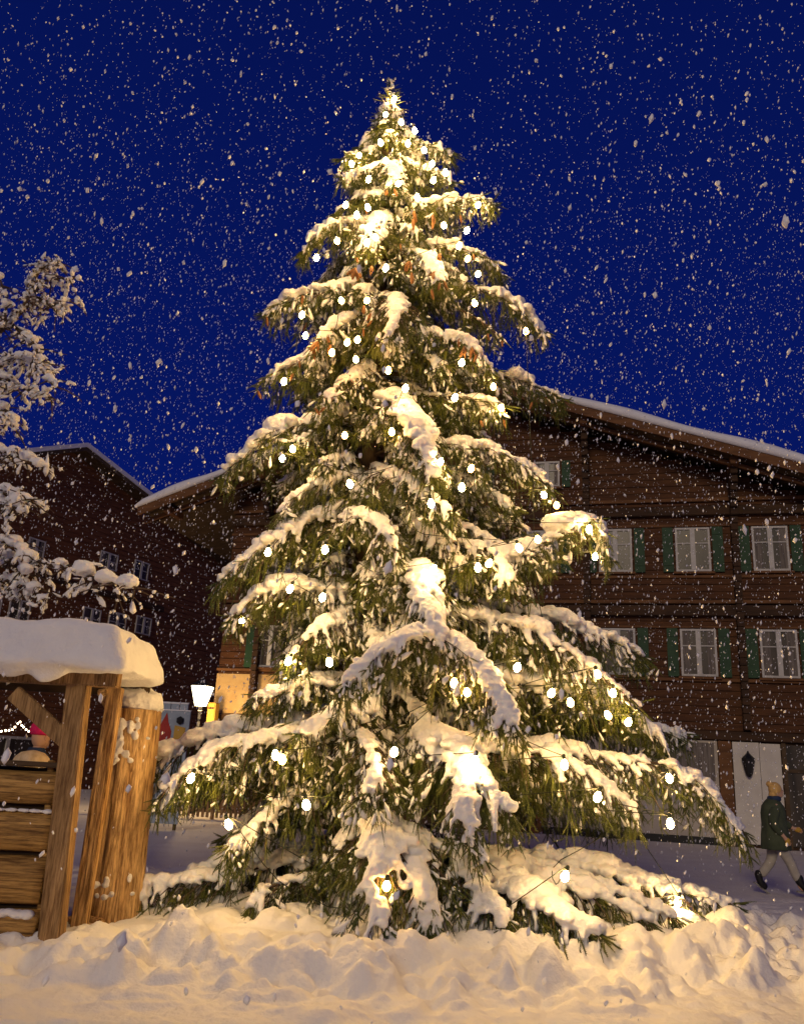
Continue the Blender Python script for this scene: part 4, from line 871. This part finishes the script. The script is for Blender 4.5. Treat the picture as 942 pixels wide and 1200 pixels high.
def figure(root, J, h):
    """one continuous body. J: joints; figure faces local +X"""
    names = ['pelvis', 'waist', 'chest', 'neck', 'head0', 'hipL', 'kneeL', 'ankL', 'toeL', 'hipR', 'kneeR', 'ankR', 'toeR', 'shL', 'elL', 'wrL', 'haL', 'shR', 'elR', 'wrR', 'haR']
    R_ = dict(pelvis=.13, waist=.11, chest=.13, neck=.055, head0=.06, hipL=.085, kneeL=.055, ankL=.032, toeL=.02, hipR=.085, kneeR=.055, ankR=.032, toeR=.02, shL=.045, elL=.045, wrL=.03, haL=.034, shR=.045, elR=.045, wrR=.03, haR=.034)
    vs = [J[n] for n in names]; rr = [R_[n] for n in names]; ix = {n: i for i, n in enumerate(names)}
    ed = [('pelvis', 'waist'), ('waist', 'chest'), ('chest', 'neck'), ('neck', 'head0'), ('pelvis', 'hipL'), ('hipL', 'kneeL'), ('kneeL', 'ankL'), ('ankL', 'toeL'), ('pelvis', 'hipR'), ('hipR', 'kneeR'), ('kneeR', 'ankR'), ('ankR', 'toeR'), ('chest', 'shL'), ('shL', 'elL'), ('elL', 'wrL'), ('wrL', 'haL'), ('chest', 'shR'), ('shR', 'elR'), ('elR', 'wrR'), ('wrR', 'haR')]
    ed = [(ix[a], ix[b]) for a, b in ed]
    for s_ in 'LR':                       # four bent fingers and a thumb
        wr, ha = Vector(J['wr' + s_]), Vector(J['ha' + s_]); d = (ha - wr).normalized(); sd = d.cross(Vector((0, 1, 0))).normalized(); fw = d.cross(sd)
        for f in range(4):
            off = sd * (f - 1.5) * .017; L_ = (.060, .072, .068, .052)[f]; b = len(vs)
            vs += [tuple(ha + off + d * .02), tuple(ha + off + d * (.02 + L_ * .55)), tuple(ha + off + d * (.02 + L_ * .9) + fw * .02)]; rr += [.009, .0085, .007]
            ed += [(ix['ha' + s_], b), (b, b + 1), (b + 1, b + 2)]
        b = len(vs); vs += [tuple(ha + sd * .035 - d * .01), tuple(ha + sd * .05 + d * .03)]; rr += [.011, .009]; ed += [(ix['ha' + s_], b), (b, b + 1)]
    hc = Vector(J['head']); 
    def ex(bm_):
        ell(bm_, hc, (.095, .076, .118)); ell(bm_, hc + Vector((.05, 0, -.06)), (.05, .048, .055)); ell(bm_, hc + Vector((.098, 0, -.012)), (.016, .011, .024), 2)
        for s_ in (-1, 1): ell(bm_, hc + Vector((0, s_ * .077, -.01)), (.018, .010, .03), 2)
        ell(bm_, hc + Vector((.085, 0, -.055)), (.012, .022, .008), 2)
    b = skin('body', vs, ed, rr, M['skin'], root, 2, ex)
    m = MB()
    for s_ in (-1, 1): m.ball(hc + Vector((.084, s_ * .03, .012)), (.009, .012, .007), 2)
    m.build('eyes', M['black'], root, True)
    return hc
# walker at the right, striding to the right
gp = W(912, 1052, 15.1)
pw = empty('person', (gp[0], 15.1, gh(gp[0], 15.1) + .02), math.radians(-12), label='blond person in a green coat, pale trousers and dark boots walking right', cat='person')
J = dict(pelvis=(0, 0, .93), waist=(0, 0, 1.10), chest=(.03, 0, 1.32), neck=(.05, 0, 1.47), head0=(.07, 0, 1.54), head=Vector((.085, 0, 1.615)), hipL=(0, .09, .88), kneeL=(-.05, .10, .50), ankL=(-.30, .10, .17), toeL=(-.17, .10, .05),
         hipR=(0, -.09, .88), kneeR=(.20, -.10, .50), ankR=(.33, -.10, .10), toeR=(.50, -.10, .09), shL=(.03, .18, 1.38), elL=(.16, .25, 1.13), wrL=(.36, .24, 1.02), haL=(.42, .23, 1.0), shR=(.03, -.18, 1.38), elR=(-.06, -.25, 1.10), wrR=(.10, -.25, .90), haR=(.14, -.25, .84))
hc = figure(pw, J, 1.72)
# trousers
skin('trousers', [(0, 0, .95), (0, .09, .86), (-.05, .10, .50), (-.25, .10, .24), (0, -.09, .86), (.20, -.10, .50), (.31, -.10, .20)], [(0, 1), (1, 2), (2, 3), (0, 4), (4, 5), (5, 6)], [.14, .115, .085, .075, .115, .085, .075], M['trouser'], pw)
for s_, an, toe, top in ((1, (-.30, .10, .17), (-.15, .10, .055), (-.24, .10, .34)), (-1, (.33, -.10, .12), (.52, -.10, .09), (.30, -.10, .34))):
    o = skin('boot', [an, toe, top], [(0, 1), (0, 2)], [.075, .060, .075], M['boot'], pw)
    a = Vector(an); t = Vector(toe); d = (t - a).normalized(); MB().bar(a - d * .07 - Vector((0, 0, .062)), t + d * .05 - Vector((0, 0, .052)), .09, .025, .008, up=(0, 0, 1)).build('sole', M['sole'], o)
# coat: flared lathe for the skirt merged with sleeves
def coatx(bm_): pass
m = MB(); m.lathe([(.262, .68), (.275, .70), (.255, .90), (.225, 1.08), (.235, 1.25), (.225, 1.36), (.15, 1.44), (.085, 1.49)], 36, (.01, 0, 0), .82, 1.0)
ck = m.build('coat', M['coat'], pw, True)
ck.data.materials[0] = M['coat']
for v in ck.data.vertices:                # folds
    a_ = math.atan2(v.co.y, v.co.x); f_ = .014 * math.sin(a_ * 7 + v.co.z * 5) * (1.4 - v.co.z) * 1.6 + .008 * math.sin(v.co.z * 31 + a_ * 2); n_ = Vector((v.co.x, v.co.y, 0)).normalized(); v.co += n_ * f_
skin('sleeve', [(.02, .16, 1.37), (.16, .25, 1.13), (.34, .24, 1.03)], [(0, 1), (1, 2)], [.105, .078, .062], M['coat'], pw)
skin('sleeve', [(.02, -.165, 1.37), (-.06, -.25, 1.10), (.08, -.25, .92)], [(0, 1), (1, 2)], [.105, .078, .062], M['coat'], pw)
MB().lathe([(.085, 1.43), (.115, 1.47), (.11, 1.51), (.08, 1.53)], 14, (.04, 0, 0)).build('scarf', M['navy'], pw, True)
m = MB(); m.ball(hc + Vector((-.022, 0, .022)), (.108, .096, .118), 3); m.ball(hc + Vector((-.10, 0, .10)), (.058, .055, .055), 2); m.ball(hc + Vector((-.06, 0, -.07)), (.07, .085, .09), 2)
m.build('hair', M['hair'], pw, True)
MB().ball((.15, -.25, .83), (.045, .035, .06), 2).build('glove', M['yellow'], pw, True); MB().ball((.43, .23, 1.0), (.06, .035, .045), 2).build('glove', M['yellow'], pw, True)
# two people behind the log front
def stander(Y, px, py, hatm, cap, label, face, coatm, pom, hatw):
    tp = W(px, py, Y); hh = tp[2]; g0 = .05
    r_ = empty('person', (tp[0], Y, g0), face, label=label, cat='person'); k = (hh - g0) / 1.80; Z = lambda z: z * k
    J = dict(pelvis=(0, 0, Z(.95)), waist=(0, 0, Z(1.12)), chest=(0, 0, Z(1.36)), neck=(.01, 0, Z(1.5)), head0=(.02, 0, Z(1.57)), head=Vector((.03, 0, Z(1.64))), hipL=(0, .09, Z(.9)), kneeL=(.02, .10, Z(.5)), ankL=(0, .1, Z(.09)), toeL=(.15, .1, Z(.05)), hipR=(0, -.09, Z(.9)), kneeR=(.02, -.1, Z(.5)), ankR=(0, -.1, Z(.09)), toeR=(.15, -.1, Z(.05)),
             shL=(0, .18, Z(1.42)), elL=(.02, .25, Z(1.15)), wrL=(.1, .24, Z(.95)), haL=(.12, .23, Z(.90)), shR=(0, -.18, Z(1.42)), elR=(.02, -.25, Z(1.15)), wrR=(.1, -.24, Z(.95)), haR=(.12, -.23, Z(.90)))
    hc = figure(r_, J, hh)
    skin('trousers', [(0, 0, Z(.97)), (0, .09, Z(.88)), (.02, .1, Z(.5)), (0, .1, Z(.12)), (0, -.09, Z(.88)), (.02, -.1, Z(.5)), (0, -.1, Z(.12))], [(0, 1), (1, 2), (2, 3), (0, 4), (4, 5), (5, 6)], [.15, .11, .08, .07, .11, .08, .07], M['black'], r_)
    MB().lathe([(.20, Z(.86)), (.21, Z(.9)), (.19, Z(1.12)), (.21, Z(1.32)), (.20, Z(1.42)), (.10, Z(1.5)), (.08, Z(1.54))], 20, (0, 0, 0), .8, 1.05).build('jacket', M[coatm], r_, True)
    for s_ in (1, -1): skin('sleeve', [(0, s_ * .18, Z(1.41)), (.02, s_ * .25, Z(1.15)), (.1, s_ * .24, Z(.97))], [(0, 1), (1, 2)], [.085, .07, .055], M[coatm], r_)
    w = hatw; o = MB().lathe([(.095 + w * .3, -.005), (.112 + w, .01), (.118 + w, .045), (.108 + w * .9, .09), (.075 + w * .6, .135), (.03, .155), (.004, .158)], 24, tuple(hc + Vector((0, 0, .02)))).build('hat', M[hatm], r_, True)
    if pom: MB().ball(hc + Vector((.0, 0, .205)), .042, 2).build('bobble', M['white_paint'], o, True)
    return r_
stander(8.85, 49, 843, 'pink', 1, 'person in a bright pink bobble hat and navy jacket behind the stall front', math.radians(60), 'navy', True, .0)
stander(8.6, 38, 884, 'cream', 1, 'person whose cream ribbed hat alone shows above the stall front', math.radians(100), 'navy', False, .055)

# ------------------------------------------------------------------ falling snow: loose clumps of flakes filling the air
N = 86000
P = np.stack([rng.uniform(-13, 15, N), rng.uniform(.7, 28, N) , rng.uniform(.1, 19, N)], 1)
ins = (np.abs(P[:, 0]) < P[:, 1] * .62 + 1.2) & (P[:, 2] < 1.6 + P[:, 1] * 1.1 + 1.0)
rr = np.hypot(P[:, 0] - TX, P[:, 1] - TY); inside = rr < np.interp(P[:, 2], ez_, er_) * .85
P = P[ins & ~inside]; P = P[(P[:, 1] > 4.5) | (rng.random(len(P)) < .35)]; n = len(P)
s_ = rng.lognormal(math.log(.0074), .55, n); s_ = np.clip(s_, .0036, .022); s_ = np.where(P[:, 1] < 3, np.minimum(s_, .0055), s_); s_ = np.where(P[:, 1] < 1.6, np.minimum(s_, .0035), s_)
D = np.stack([rng.normal(.12, .2, n), rng.normal(0, .2, n), np.ones(n)], 1)
S3 = np.stack([s_, s_ * rng.uniform(.6, 1, n), s_ * rng.uniform(.9, 1.9, n) * np.where(P[:, 1] > 12, 1.5, 1)], 1)
tv = ICO1[0] * (1 + .22 * np.sin(ICO1[0][:, [1, 2, 0]] * 6 + 1)); tn = ICO2[0] * (1 + .30 * np.sin(ICO2[0][:, [1, 2, 0]] * 5 + 1) + .2 * np.sin(ICO2[0][:, [2, 0, 1]] * 11))
nr_ = P[:, 1] < 4.5; RR = frames(D, rng.uniform(0, 6.28, n))
OV = np.array([[1, 0, 0], [-1, 0, 0], [0, 1, 0], [0, -1, 0], [0, 0, 1], [0, 0, -1.]]); OF = np.array([[0, 2, 4], [2, 1, 4], [1, 3, 4], [3, 0, 4], [2, 0, 5], [1, 2, 5], [3, 1, 5], [0, 3, 5]])
far_ = P[:, 1] > 8; fv, ff = instance(tv, ICO1[1], P[~nr_ & ~far_], RR[~nr_ & ~far_], S3[~nr_ & ~far_]); f3, g3 = instance(OV, OF, P[far_], RR[far_], S3[far_] * 1.1); ff = np.vstack([ff, g3 + len(fv)]); fv = np.vstack([fv, f3]); f2, g2 = instance(tn, ICO2[1], P[nr_], RR[nr_], S3[nr_])
ff = np.vstack([ff, g2 + len(fv)]); fv = np.vstack([fv, f2])
print('FLAKES', n)
tag(link('falling_snow', npmesh('falling_snow', fv, ff), M['flake']), 'countless snowflakes drifting down through the air', 'falling snow', kind='stuff')
